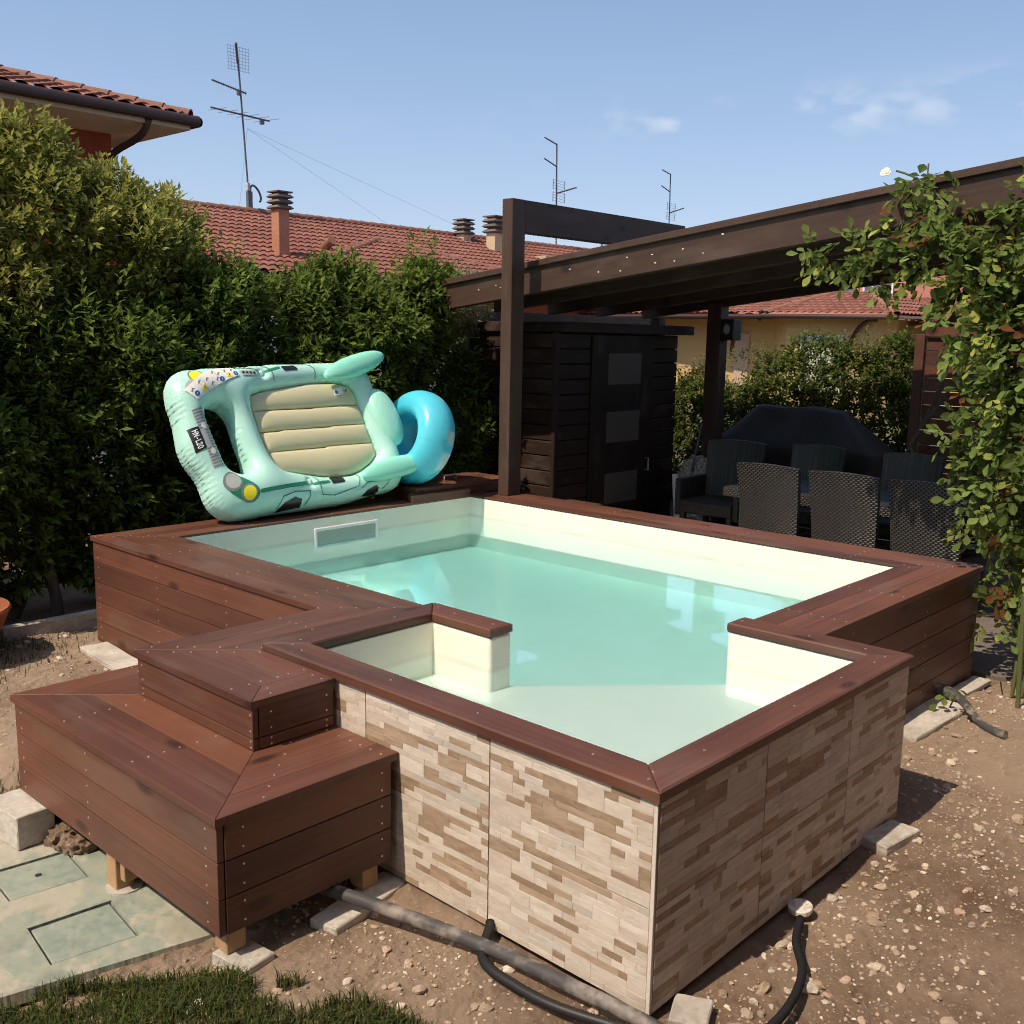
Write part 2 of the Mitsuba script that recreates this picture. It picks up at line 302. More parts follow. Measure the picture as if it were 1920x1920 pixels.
while len(P) < 14000:
    x, y = rng.uniform(-4.3, 1.9), rng.uniform(-2.4, 4.2)
    if not ok_ground(x, y): continue
    dens = .25+1.1*np.exp(-((x-.95)/.35)**2-((y+.2)/.7)**2)+.9*np.exp(-((x-.0)/.45)**2-((y+1.15)/.22)**2)+.5*(meshkit.noise([x*2, y*2, 0]) > .6)
    if rng.uniform() > dens: continue
    P.append((x, y)); R.append(min(.021, .0028*math.exp(abs(rng.normal())*.72)))
big = [(-3.45, -.62, .03), (-3.30, -.66, .022), (-3.25, -.60, .018), (-3.62, -.7, .024), (.93, .28, .03), (1.0, .05, .026), (.72, 1.55, .028), (.86, 1.15, .022), (1.02, -.45, .03), (.92, -.55, .026), (1.12, -.2, .022), (1.2, .3, .024), (.62, 1.9, .03), (.25, -1.3, .022), (.0, -1.42, .02), (.35, -1.22, .02)]
P += [b[:2] for b in big]; R += [b[2]*.8 for b in big]
gm, gc = stones(P, R, rng)
solo('gravel', gm, 'vertex_stone', 'small pale stones scattered over the bare soil', kind='stuff', color=gc)
def grass(rng, P, h, col):
    n = len(P); a = rng.uniform(0, 2*PI, n); L = h*rng.uniform(.5, 1.2, n); w = rng.uniform(.0016, .003, n)
    lean = rng.uniform(.15, .9, n); d = np.stack([np.cos(a), np.sin(a), a*0], 1); s = np.stack([-np.sin(a), np.cos(a), a*0], 1)
    z = ground_z(P[:, 0], P[:, 1]); b = np.c_[P, z]
    mid = b+d*(L*lean*.3)[:, None]+np.c_[np.zeros((n, 2)), L*.62]; tip = b+d*(L*lean)[:, None]+np.c_[np.zeros((n, 2)), L*(1-.35*lean)]
    v = np.stack([b-s*w[:, None], b+s*w[:, None], mid-s*w[:, None]*.8, mid+s*w[:, None]*.8, tip], 1)
    k = np.arange(n)[:, None]*5; f = np.concatenate([k+[0, 1, 3], k+[0, 3, 2], k+[2, 3, 4]])
    c = np.array(col)*rng.uniform(.6, 1.35, (n, 1))*np.where(rng.uniform(size=(n, 1)) < .12, [[2.2, 1.5, 1.4]], [[1, 1, 1]])
    return tm(v.reshape(-1, 3), f), np.repeat(c, 5, 0)
# lawn edge in the near left corner
edge = Polygon([(-.80, -2.20), (-.60, -1.92), (-.40, -1.74), (-.20, -1.58), (.05, -1.50), (.16, -1.44), (.34, -1.40), (.62, -1.45), (1.0, -1.9), (.6, -2.9), (-.8, -2.9)])
q = rng.uniform((-.9, -2.6), (.9, -1.3), (60000, 2)); nz = meshkit.noise(np.c_[q*9, q[:, 0]*0])
keep = contains_xy(edge.buffer(.02), q[:, 0], q[:, 1])
inner = contains_xy(edge.buffer(-.10), q[:, 0], q[:, 1]); keep &= inner | (nz > .42)
lm, lc = grass(rng, q[keep][:26000], .055, (.090, .118, .040))
solo('lawn_grass', lm, 'leaf', 'short green lawn grass in the near left corner', 'grass', kind='stuff', color=lc)
q = np.vstack([rng.normal((-2.05, -1.62), (.16, .16), (2600, 2)), rng.normal((-4.0, -1.1), (.25, .3), (1500, 2)), rng.normal((-1.72, -1.86), (.05, .05), (700, 2))])
lm, lc = grass(rng, q, .045, (.12, .125, .050))
solo('weed_grass', lm, 'leaf', 'thin weedy grass beside the grey block at the left edge', 'grass', kind='stuff', color=lc)

# ------------------------------------------------------------------ the pool
H, HD, HS = .700, .672, .483           # coping top, deck top, lower step top
X0, X1, Y0, Y1 = -3.47, 0.0, 0.0, 2.55
XA, XB, YA, YB, W = -1.011, .632, -.797, .698, .14
XC = -.652
ZL, ZW, ZF, ZS = .660, .508, .255, .415
pool = thing('swimming_pool', 'above-ground swimming pool with cream liner, dark stained plank cladding and stone-look tiled corner', 'swimming pool')
lm = []
def lbox(*a, c=.004): lm.append(chbox(*a, c))
t = .03
lbox(X0-t, X0, Y0-t, Y1+t, -.0, ZL); lbox(X0-t, X1+t, Y1, Y1+t, .0, ZL); lbox(X1, X1+t, YB+.1, Y1+t, .0, ZL); lbox(X0-t, XA-.02, Y0-t, Y0, .0, ZL)
lbox(XA-t, XA, YA-t, Y0, .0, ZL); lbox(XA-t, XB+t, YA-t, YA, .0, ZL); lbox(XB, XB+t, YA-t, YB+t, .0, ZL)
lm.append(rbox(XA-.02, XC, -.135, 0.0, .0, ZL, .016)); lm.append(rbox(0.0, XB+t, YB, YB+.135, .0, ZL, .016))
lm.append(chbox(X0-.01, X1+.01, Y0-.01, Y1+.01, .02, ZF, .002))
shelf = [(XA-.01, YA-.01), (XB+.01, YA-.01), (XB+.01, YB+.01), (0, YB+.01), (-.01, YB-.02), (XC, .0), (XA-.01, 0)]
lm.append(trimesh.creation.extrude_polygon(Polygon(shelf), ZS-.02, engine='earcut').apply_translation([0, 0, .02]))
put(pool, 'liner', cat(lm), 'liner_vinyl')
# dark cut edge of the sheet along the liner's top
for a in ((X0, X1, Y1-.001, Y1+.012), (XA-.012, XA+.001, YA, -.14), (XA, XC, -.137, -.139+.012), (0, XB, YB-.001, YB+.012)): put(pool, 'liner_edge', chbox(a[0], a[1], a[2], a[3], ZL-.001, ZL+.006, .001), 'cut_edge')
wp = Polygon([(X0-.003, Y0-.003), (XA-.003, Y0-.003), (XA-.003, YA-.003), (XB+.003, YA-.003), (XB+.003, YB+.003), (X1+.003, YB+.003), (X1+.003, Y1+.003), (X0-.003, Y1+.003)])
wv, wf = trimesh.creation.triangulate_polygon(wp, engine='earcut')
scene['clear_water'] = {'type': 'thindielectric', 'int_ior': 1.333, 'ext_ior': 1.0, 'specular_transmittance': {'type': 'rgb', 'value': [.87, .925, .96]}}
k = thing('water', 'still turquoise water filling the pool up to below the coping', kind='structure')
wm = tm(np.c_[wv, np.full(len(wv), ZW)], wf)
if wm.face_normals[0, 2] < 0: wm.invert()
scene[k] = mikit.ply(wm, 'clear_water', interior={'type': 'ref', 'id': 'pool_water_body'})
# skimmer
sk = numbered(pool+'__skimmer'); fr = []
ya_, yb_, z0_, z1_ = 1.02, 1.585, .445, .592
for a in ((ya_, yb_, z1_-.022, z1_), (ya_, yb_, z0_, z0_+.02), (ya_, ya_+.022, z0_+.02, z1_-.022), (yb_-.022, yb_, z0_+.02, z1_-.022)): fr.append(chbox(X0-.001, X0+.014, *a, .003))
put(None, sk, cat(fr), 'white_plastic', label='white framed skimmer mouth in the shaded far wall')
put(sk, 'flap', chbox(X0-.001, X0+.004, ya_+.02, yb_-.02, z0_+.02, z1_-.02, .001), 'grey_plastic')
fit = trimesh.creation.cylinder(.045, .012, sections=32); put(pool, 'return_fitting', xf(fit, rot([1, 0, 0], 90), (.36, YB-.004, ZS+.045)), 'white_plastic', label='round white inlet fitting low on the shallow shelf wall')

TX, TY = (1, 0), (0, 1)
sc = []    # screw positions for the pool
UP = (0, 0, 1)
def P2(*a): return list(a)
tk = .028
# deck boards: front deck (rows along x), its left end mitred with the left deck
XL, YL, XR, YR = -3.842, -.387, .346, 2.946
def rows(a, b, n): return [a+(b-a)*i/n for i in range(n+1)]
ylv = rows(0.0, YL, 3); xlv = rows(X0, XL, 3)
DX0, DX1, DY = -1.508, -.669, -1.300
xdv = rows(-1.151, DX0, 3)
for i in range(3):
    ya, yb = ylv[i], ylv[i+1]
    plank(pool, [(xlv[i], ya), (xlv[i+1], yb), (xdv[i+1], yb), (xdv[i], ya)], HD-tk, HD, TX, name='deck_board')
    for xx in (-3.05, -2.35, -1.75):
        for q in (.25, .75): sc.append(((xx, ya+(yb-ya)*q, HD), UP))
    plank(pool, [(xlv[i], ya), (xlv[i+1], yb), (xlv[i+1], 3.10), (xlv[i], 3.10 if i else Y1)], HD-tk, HD, TY, name='deck_board') if i else plank(pool, [(X0, ya), (xlv[1], yb), (xlv[1], 3.10), (X0, 2.55)], HD-tk, HD, TY, name='deck_board')
    for q in (.2, .8): sc.append(((xlv[i]+(xlv[i+1]-xlv[i])*q+.012, ya+(yb-ya)*q+.03, HD), UP)); sc.append(((xlv[i]+(xlv[i+1]-xlv[i])*q+.03, ya+(yb-ya)*q-.012, HD), UP))
    for yy in (.55, 1.2):
        for q in (.25, .75): sc.append(((xlv[i]+(xlv[i+1]-xlv[i])*q, yy, HD), UP))
xrv = rows(X1, XR, 3); yrv = rows(Y1, YR, 3)
for i in range(3):
    a, b = yrv[i], yrv[i+1]
    plank(pool, [(X0+.001 if i == 0 else -3.46, a), (xrv[i], a), (xrv[i+1], b), (-3.46, b)], HD-tk, HD, TX, name='deck_board')
    plank(pool, [(xrv[i], YB+W+.002), (xrv[i+1], YB+W+.002), (xrv[i+1], b), (xrv[i], a)], HD-tk, HD, TY, name='deck_board')
    for q in (.25, .75):
        for yy in (1.85, 1.2): sc.append(((xrv[i]+(xrv[i+1]-xrv[i])*q, yy, HD), UP))
        sc.append(((xrv[i]+(xrv[i+1]-xrv[i])*q-.012, a+(b-a)*q+.015, HD), UP)); sc.append(((xrv[i]+(xrv[i+1]-xrv[i])*q+.03, a+(b-a)*q-.02, HD), UP))
        for xx in (-2.2, -1.1, -.3): sc.append(((xx, a+(b-a)*q, HD), UP))
# deck left of and in front of the shallow corner
ydv = [-.937-.004, -1.058, -1.179, DY]
for i in range(3):
    xa, xb = xdv[i], xdv[i+1]
    plank(pool, [(xa, ylv[i]), (xb, ylv[i+1]), (xb, ydv[i+1]), (xa, ydv[i])], HD-tk, HD, TY, name='deck_board')
    if i < 2: plank(pool, [(xa, ydv[i]), (xb, ydv[i+1]), (-.790, ydv[i+1]), (-.790, ydv[i])], HD-tk, HD, TX, name='deck_board')
    else: plank(pool, [(xa, ydv[2]), (xb, DY), (DX1, DY), (-.790, ydv[2])], HD-tk, HD, TX, name='deck_board')
    for q in (.2, .8):
        xm, ym = xa+(xb-xa)*q, ydv[i]+(ydv[i+1]-ydv[i])*q
        sc += [((xm, ym+.045, HD), UP), ((xm+.05, ym, HD), UP), ((xm, -.62, HD), UP), ((xm-.03, ylv[i]+(ylv[i+1]-ylv[i])*q-.03, HD), UP), ((-.83, ym, HD), UP)]
plank(pool, [(-.790, ydv[0]), (-.790, ydv[2]), (DX1, DY), (DX1, ydv[0])], HD-tk, HD, TY, name='deck_board')
sc += [((-.75, -1.18, HD), UP), ((-.70, -1.2, HD), UP), ((-.755, -.98, HD), UP), ((-.70, -.98, HD), UP)]
# coping of the shallow corner, 35 mm boards standing on the tiles
ck = .036
def coping(poly, along): plank(pool, poly, H-ck, H, along, name='coping_board', ch=.006)
coping([(XA, YA), (XA-W, YA-W), (XB+W, YA-W), (XB, YA)], TX)
coping([(XB, YA), (XB+W, YA-W), (XB+W, YB+W), (XB, YB)], TY)
coping([(XB, YB), (XB+W, YB+W), (X1-.004, YB+W), (X1-.004, YB)], TX)
coping([(XA, -W), (XA-W, 0), (XA-W, YA-W), (XA, YA)], TY)
coping([(XA, -W), (XC+.004, -W), (XC+.004, 0), (XA-W, 0)], TX)
put(pool, 'coping_underlay', chbox(XA-W+.01, XA-.006, YA-.05, -.01, ZL+.006, H-ck-.001, .001), 'cut_edge')
for x, y in ((.68, -.84), (.70, -.89), (.48, -.865), (.0, -.87), (-.45, -.86), (-.96, -.88), (-1.05, -.86), (-1.08, -.80), (.70, -.6), (.71, -.05), (.69, .35), (.70, .62), (.70, .72), (.60, .765), (.35, .77), (.03, .77), (-.70, -.07), (-.94, -.07), (-1.07, -.05), (-1.08, -.3)): sc.append(((x, y, H), UP))
# vertical cladding
zv = rows(.006, HD-tk-.004, 5)
def wall(parent, O, A, L, zv, name='cladding_board', th=.022, scr=(), x0=0.0):
    N = np.cross(A, UP)
    for a, b in zip(zv[:-1], zv[1:]):
        plank(parent, [(x0, a), (L, a), (L, b), (x0, b)], -th, 0, TX, frame=(np.array(O, float)-0*N, A, UP), name=name, gap=.002)
        for s in scr:
            for q in (.24, .76): yield_.append((tuple(np.array(O)+np.array(A)*s+np.array(UP)*(a+(b-a)*q)), tuple(N)))
yield_ = sc
wall(pool, (XL+.012, YL+.012, 0), (1, 0, 0), 2.50, zv, scr=(.06, .78, 1.5, 2.2))
wall(pool, (XR-.012, .845, 0), (0, 1, 0), 2.09, zv, scr=(.4, 1.3))
wall(pool, (XL+.012, 2.93, 0), (0, -1, 0), 3.30, zv); wall(pool, (XR-.012, 2.93, 0), (-1, 0, 0), 4.15, zv)
zr = [HS+.002, HS+.042, HS+.160]
zr = [HS+.002, HS+.045, HD-tk-.003]
wall(pool, (DX0+.012, DY+.012, 0), (1, 0, 0), DX1-DX0-.024, zr, scr=(.035, .80))
wall(pool, (DX1-.012, DY+.036, 0), (0, 1, 0), .325, zr, scr=(.05, .29))
wall(pool, (DX0+.012, -.375, 0), (0, -1, 0), .913, rows(.02, HD-tk-.004, 5))
put(pool, 'screw_heads', screws(sc), 'screw_metal', kind='stuff')
put(pool, 'frame_core', cat([chbox(X0-.25, X0-.05, -.33, 2.9, .0, HD-.05), chbox(X0-.2, XA-.05, -.33, -.05, .0, HD-.05), chbox(.05, .29, .86, 2.9, 0, HD-.05), chbox(X0, .29, Y1+.05, 2.88, 0, HD-.05), chbox(-1.44, -1.06, -1.24, -.36, .0, HD-.05), chbox(-1.44, -.72, -1.24, -.99, .3, HD-.05)]), 'dark_wood')

# tiles with stone strips, on the two outer faces of the shallow corner
srng = np.random.default_rng(5)
TZ = [.004, .332, H-ck-.004]
strip_list = []
def tile(O, A, s0, s1, z0, z1):
    N = np.cross(A, UP); g = .0014
    k = put(pool, 'wall_tile', xf(chbox(s0+g, s1-g, z0+g, z1-g, -.012, 0, .001), np.stack([A, UP, N], 1), O), 'tile_back')
    rowh = .0233; nr = 14; z = z0+g; r = 0; pend = {}
    blocks = []
    occ = [[] for _ in range(nr+3)]
    def free(r, a, b): return all(b <= p or a >= q for p, q in occ[r])
    for r in range(nr):
        s = s0+g
        while s < s1-g-1e-4:
            hit = [q for p, q in occ[r] if p <= s+1e-6 < q]
            if hit: s = max(hit); continue
            L = float(srng.choice([.05, .075, .10, .135, .18, .23], p=[.13, .2, .24, .22, .13, .08])); e = min(s+L, s1-g)
            if s1-g-e < .03: e = s1-g
            for p, q in occ[r]:
                if s < p < e: e = p
            hh = 2 if (r+1 < nr and srng.uniform() < .13 and e-s > .06 and free(r+1, s, e)) else 1
            for h in range(hh): occ[r+h].append((s, e))
            blocks.append((s, e, r, hh)); s = e
    for s, e, r, hh in blocks:
        za, zb = z0+g+r*rowh, min(z0+g+(r+hh)*rowh, z1-g)
        if r+hh == nr: zb = z1-g
        if zb-za < .006: continue
        c = srng.choice(['strip_cream', 'strip_white', 'strip_grey', 'strip_tan'], p=[.42, .17, .14, .27])
        d = srng.uniform(.0007, .0020); q = .0006
        m = prism([(s+.0004, za+.0004), (e-.0004, za+.0004), (e-.0004, zb-.0004), (s+.0004, zb-.0004)], .0002, d, .0006)
        uv = np.array(m.vertices)[:, :2]+[srng.uniform(0, 60), srng.integers(0, 300)*.5]
        strip_list.append((k, xf(m, np.stack([A, UP, N], 1), O), str(c), uv))
FO = (0, YA-W+.014, 0); RO = (XB+W-.014, 0, 0)
AX, AY = np.array([1., 0, 0]), np.array([0, 1., 0])
for a, b in ((.1105, .746), (-.5145, .1095), (-1.06, -.5155)):
    for z0, z1 in zip(TZ[:-1], TZ[1:]): tile(FO, AX, a, b, z0, z1)
for a, b in ((-.911, -.3105), (-.3095, .3135), (.3145, .826)):
    for z0, z1 in zip(TZ[:-1], TZ[1:]): tile(RO, AY, a, b, z0, z1)
rest = {}
for i, (k, m, c, uv) in enumerate(strip_list):
    if i < 300: put(k, 'stone_strip', m, c, uv=uv)
    else: rest.setdefault(c, []).append((m, uv))
for c, L in rest.items(): put(pool, 'stone_strips_'+c[6:], cat([a for a, _ in L]), c, uv=np.vstack([b for _, b in L]), kind='stuff')
put(pool, 'corner_trim', chbox(XB+W-.0275, XB+W-.0140, YA-W+.0140, YA-W+.0270, .004, H-ck-.004, .001), 'strip_white')
put(pool, 'tile_core', cat([chbox(XA-.08, XB+W-.03, YA-W+.03, YA-.035, .01, H-ck-.006), chbox(XB+.035, XB+W-.03, YA-.03, YB+W-.01, .01, H-ck-.006)]), 'tile_back')
wall(pool, (XB+W-.02, YB+W-.012, 0), (-1, 0, 0), .42, rows(.006, H-ck-.004, 5))

# ------------------------------------------------------------------ lower step
SX0, SX1, SY, SB = -1.853, -.329, -1.652, -.30
st = thing('wooden_step', 'low dark stained plank step wrapping the near left corner of the pool', 'step')
ss = []; sc_keep = sc; yield_ = ss
xs_l = [DX0+.034, -1.622, -1.738, SX0]; ys_f = [DY+.034, -1.418, -1.535, SY]; xs_r = [DX1-.034, -.556, -.443, SX1]
for i in range(3):
    plank(st, [(xs_l[i], SB), (xs_l[i+1], SB), (xs_l[i+1], ys_f[i+1]), (xs_l[i], ys_f[i])], HS-tk, HS, TY, name='tread_board')
    plank(st, [(xs_l[i], ys_f[i]), (xs_l[i+1], ys_f[i+1]), (xs_r[i+1], ys_f[i+1]), (xs_r[i], ys_f[i])], HS-tk, HS, TX, name='tread_board')
    plank(st, [(xs_r[i], ys_f[i]), (xs_r[i+1], ys_f[i+1]), (xs_r[i+1], -.928), (xs_r[i], -.928)], HS-tk, HS, TY, name='tread_board')
    for q in (.25, .75):
        ym, xm, xr = ys_f[i]+(ys_f[i+1]-ys_f[i])*q, xs_l[i]+(xs_l[i+1]-xs_l[i])*q, xs_r[i]+(xs_r[i+1]-xs_r[i])*q
        ss += [((-1.42, ym, HS), UP), ((-.90, ym+.002, HS), UP), ((xr, -.985, HS), UP), ((xr, ym+.16, HS), UP), ((xm, -1.15, HS), UP)]
zs = rows(.082, HS-tk-.003, 3)
wall(st, (SX0+.014, SY+.012, 0), (1, 0, 0), SX1-SX0-.028, zs, name='riser_board', scr=(.06, .62, 1.43))
wall(st, (SX1-.012, SY+.036, 0), (0, 1, 0), .665, zs, name='riser_board', scr=(.065, .62))
wall(st, (SX0+.012, SB, 0), (0, -1, 0), 1.32, zs, name='riser_board')
put(st, 'screw_heads', screws(ss), 'screw_metal', kind='stuff')
put(st, 'frame_core', cat([chbox(SX0+.05, SX1-.05, SY+.05, -1.0, .13, HS-.04), chbox(SX0+.05, -1.55, -1.0, -.4, .13, HS-.04)]), 'dark_wood')
for x, y in ((-1.10, SY+.065), (SX1-.075, SY+.085), (SX1-.07, -1.03), (SX0+.10, SY+.12)):
    m, uv = woodmesh(None, '', chbox(x-.035, x+.035, y-.035, y+.035, -.002 if x > -.5 else -.06, .30, .003), (0, 0, 1)); put(st, 'leg', m, 'pale_wood', uv=uv, label='bare pale timber leg under the step')
m, uv = woodmesh(None, '', chbox(-1.063, -1.03, SY+.045, SY+.10, -.02, .20, .003), (0, 0, 1)); put(st, 'leg', m, 'pale_wood', uv=uv)
put(st, 'leg_plate', xf(trimesh.creation.cylinder(.065, .006, sections=28), None, (-1.085, SY+.07, -.060)), 'concrete')

# ------------------------------------------------------------------ concrete bits on the ground
def slabby(mesh, amp=.004, seed=0):
    m = mesh.subdivide().subdivide(); v = np.array(m.vertices); v += (meshkit.noise(v*60, seed)-.5)[:, None]*amp*np.sign(v-v.mean(0)); return tm(v, m.faces)
def rblock(c, a, b, h, deg, z0=-.01): return xf(slabby(chbox(-a/2, a/2, -b/2, b/2, 0, h, .004)), rot([0, 0, 1], deg), (c[0], c[1], z0))
solo('concrete_block', rblock((-1.735, -1.685), .25, .15, .135, 5, -.06), 'concrete', 'grey concrete block propping the left end of the wooden step', 'block')
solo('concrete_block', rblock((-.350, -1.555), .16, .12, .062, 8, -.066), 'concrete', 'flat concrete block under the front corner leg of the wooden step', 'block')
solo('paving_strip', rblock((-.33, -1.10), .12, .38, .050, 10, -.052), 'concrete', 'narrow concrete strip under the step leg beside the tiled wall', 'slab')
solo('paving_strip', rblock((-3.40, -.48), .62, .17, .035, -4), 'concrete', 'pale concrete strip at the foot of the far left plank wall', 'slab')
solo('paving_strip', rblock((.42, 2.02), .20, .66, .035, -3), 'concrete', 'pale concrete strip half under the right plank wall of the pool', 'slab')
solo('paving_strip', rblock((.40, 2.70), .10, .40, .03, -3), 'concrete', 'small concrete strip under the far right corner of the pool', 'slab')
solo('concrete_block', rblock((.82, .61), .12, .24, .045, -8), 'concrete', 'concrete block sticking out under the shaded tiled wall', 'block')
solo('concrete_block', rblock((.84, -.83), .11, .13, .03, 24), 'concrete', 'broken concrete lump at the foot of the near tiled corner', 'block')
slab = Polygon([(-1.80, -1.36), (-.56, -1.38), (-.60, -1.56), (-.75, -2.15), (-.90, -2.8), (-2.1, -2.8)])
lidA = [(-1.482, -1.620), (-1.247, -1.642), (-1.280, -1.905), (-1.515, -1.885)]; lidB = [(-1.050, -1.930), (-1.020, -1.671), (-.768, -1.698), (-.810, -1.960)]
hole = slab.difference(Polygon(lidA).buffer(.009, join_style=2)).difference(Polygon(lidB).buffer(.009, join_style=2))
sm = trimesh.creation.extrude_polygon(hole, .042, engine='earcut').apply_translation([0, 0, -.105])
solo('concrete_pad', sm, 'green_concrete', 'worn green painted concrete pad in the near left corner', kind='structure')
for nm, L, wh in (('manhole_cover', lidA, 'square grey green concrete manhole cover with a lifting hole, left one at the edge'), ('manhole_cover', lidB, 'square grey green concrete manhole cover without a hole, nearer the lawn')):
    k = thing(nm, wh, 'manhole cover'); m = prism(inset(Polygon(L).exterior.coords[:-1] if Polygon(L).exterior.is_ccw else L[::-1], .001), -.105, -.067, .003)
    put(k, 'lid', m, 'lid_concrete')
    if L is lidA: put(k, 'lifting_hole', xf(trimesh.creation.cylinder(.012, .004, sections=20), None, (-1.385, -1.765, -.0672)), 'cut_edge')
solo('soil_heap', slabby(ellipsoid((-1.55, -1.56, -.05), np.diag([.15, .09, .05]), 3), .03, 3), 'dirt', 'small heap of loose earth beside the grey block', 'soil heap', smooth=True)
# pipes and hoses
rough_pipe = spline([(-.42, -1.215, .055), (-.2, -1.15, .05), (.0, -1.085, .036), (.165, -1.045, .03), (.33, -1.02, .03), (.50, -1.005, .03), (.66, -.99, .03), (.95, -.99, .025)], 60)
solo('grey_pipe', tube(rough_pipe, .0225, 18), 'dusty_pipe', 'dusty dark grey pipe running along the foot of the tiled wall', 'pipe', smooth=40)
def ribbed(pts, r, n=220): 
    p = spline(pts, n); rr = r*(1+.11*np.cos(np.arange(n)*PI)); return tube(p, rr, 12)
solo('corrugated_hose', ribbed([(.13, -.93, .03), (.16, -.975, .02), (.24, -1.075, .014), (.37, -1.10, .014), (.54, -1.09, .014), (.75, -1.03, .014), (1.0, -1.05, .014)], .015), 'black_rubber', 'thin black corrugated hose under the grey pipe', 'hose', smooth=True)
solo('corrugated_hose', ribbed([(.845, -.175, .02), (.862, -.22, .022), (.90, -.31, .018), (.965, -.40, .016), (1.015, -.52, .016), (1.04, -.66, .016), (1.02, -.85, .012)], .0125), 'black_rubber', 'black corrugated hose leading from the round white cap', 'hose', smooth=True)
capm = trimesh.creation.revolve([(0, .022), (.028, .022), (.0285, .0235), (.038, .0235), (.041, .021), (.041, .008), (.037, .007), (.036, 0), (0, 0)], sections=40)
solo('pipe_cap', xf(capm, rot([1, 0, 0], 7), (.815, -.115, .010)), 'dusty_white', 'round dusty white pipe cap on the soil by the shaded tiles', 'cap', smooth=35)
solo('garden_tube', cat([tube(spline([(.28, 2.42, .06), (.42, 2.39, .06), (.56, 2.25, .035), (.80, 2.06, .02)], 24), .022, 12), tube(spline([(.16, 2.3, .05), (.34, 2.36, .07), (.46, 2.36, .05)], 14), .03, 12)]), 'dusty_pipe', 'grey drain tube lying on the soil behind the right plank wall', 'pipe', smooth=40)
# hatch box on the far left deck corner, with its wire handle
hb = thing('hatch_box', 'low dark plank hatch with a wire handle on the far left deck corner', 'hatch')
for i, (a, b) in enumerate(((-3.99, -3.84), (-3.835, -3.685), (-3.68, -3.53))): plank(hb, [(a, 2.02), (b, 2.02), (b, 3.08), (a, 3.08)], .735, .765, TY, name='lid_board')
plank(hb, [(-3.515, 1.93), (-3.47, 1.93), (-3.47, 2.55), (-3.515, 2.55)], .673, .725, TY, name='frame_board'); plank(hb, [(-3.525, 1.99), (-3.52-.06, 1.99), (-3.58, 3.06), (-3.525, 3.06)], .673, .732, TY, name='frame_board'); plank(hb, [(-3.97, 2.05), (-3.585, 2.05), (-3.585, 2.11), (-3.97, 2.11)], .673, .732, TX, name='frame_board')
put(hb, 'handle', tube([(-3.68, 2.46, .764), (-3.68, 2.46, .80), (-3.70, 2.475, .806), (-3.72, 2.62, .806), (-3.73, 2.64, .80), (-3.73, 2.64, .764)], .004, 8), 'screw_metal', smooth=True)

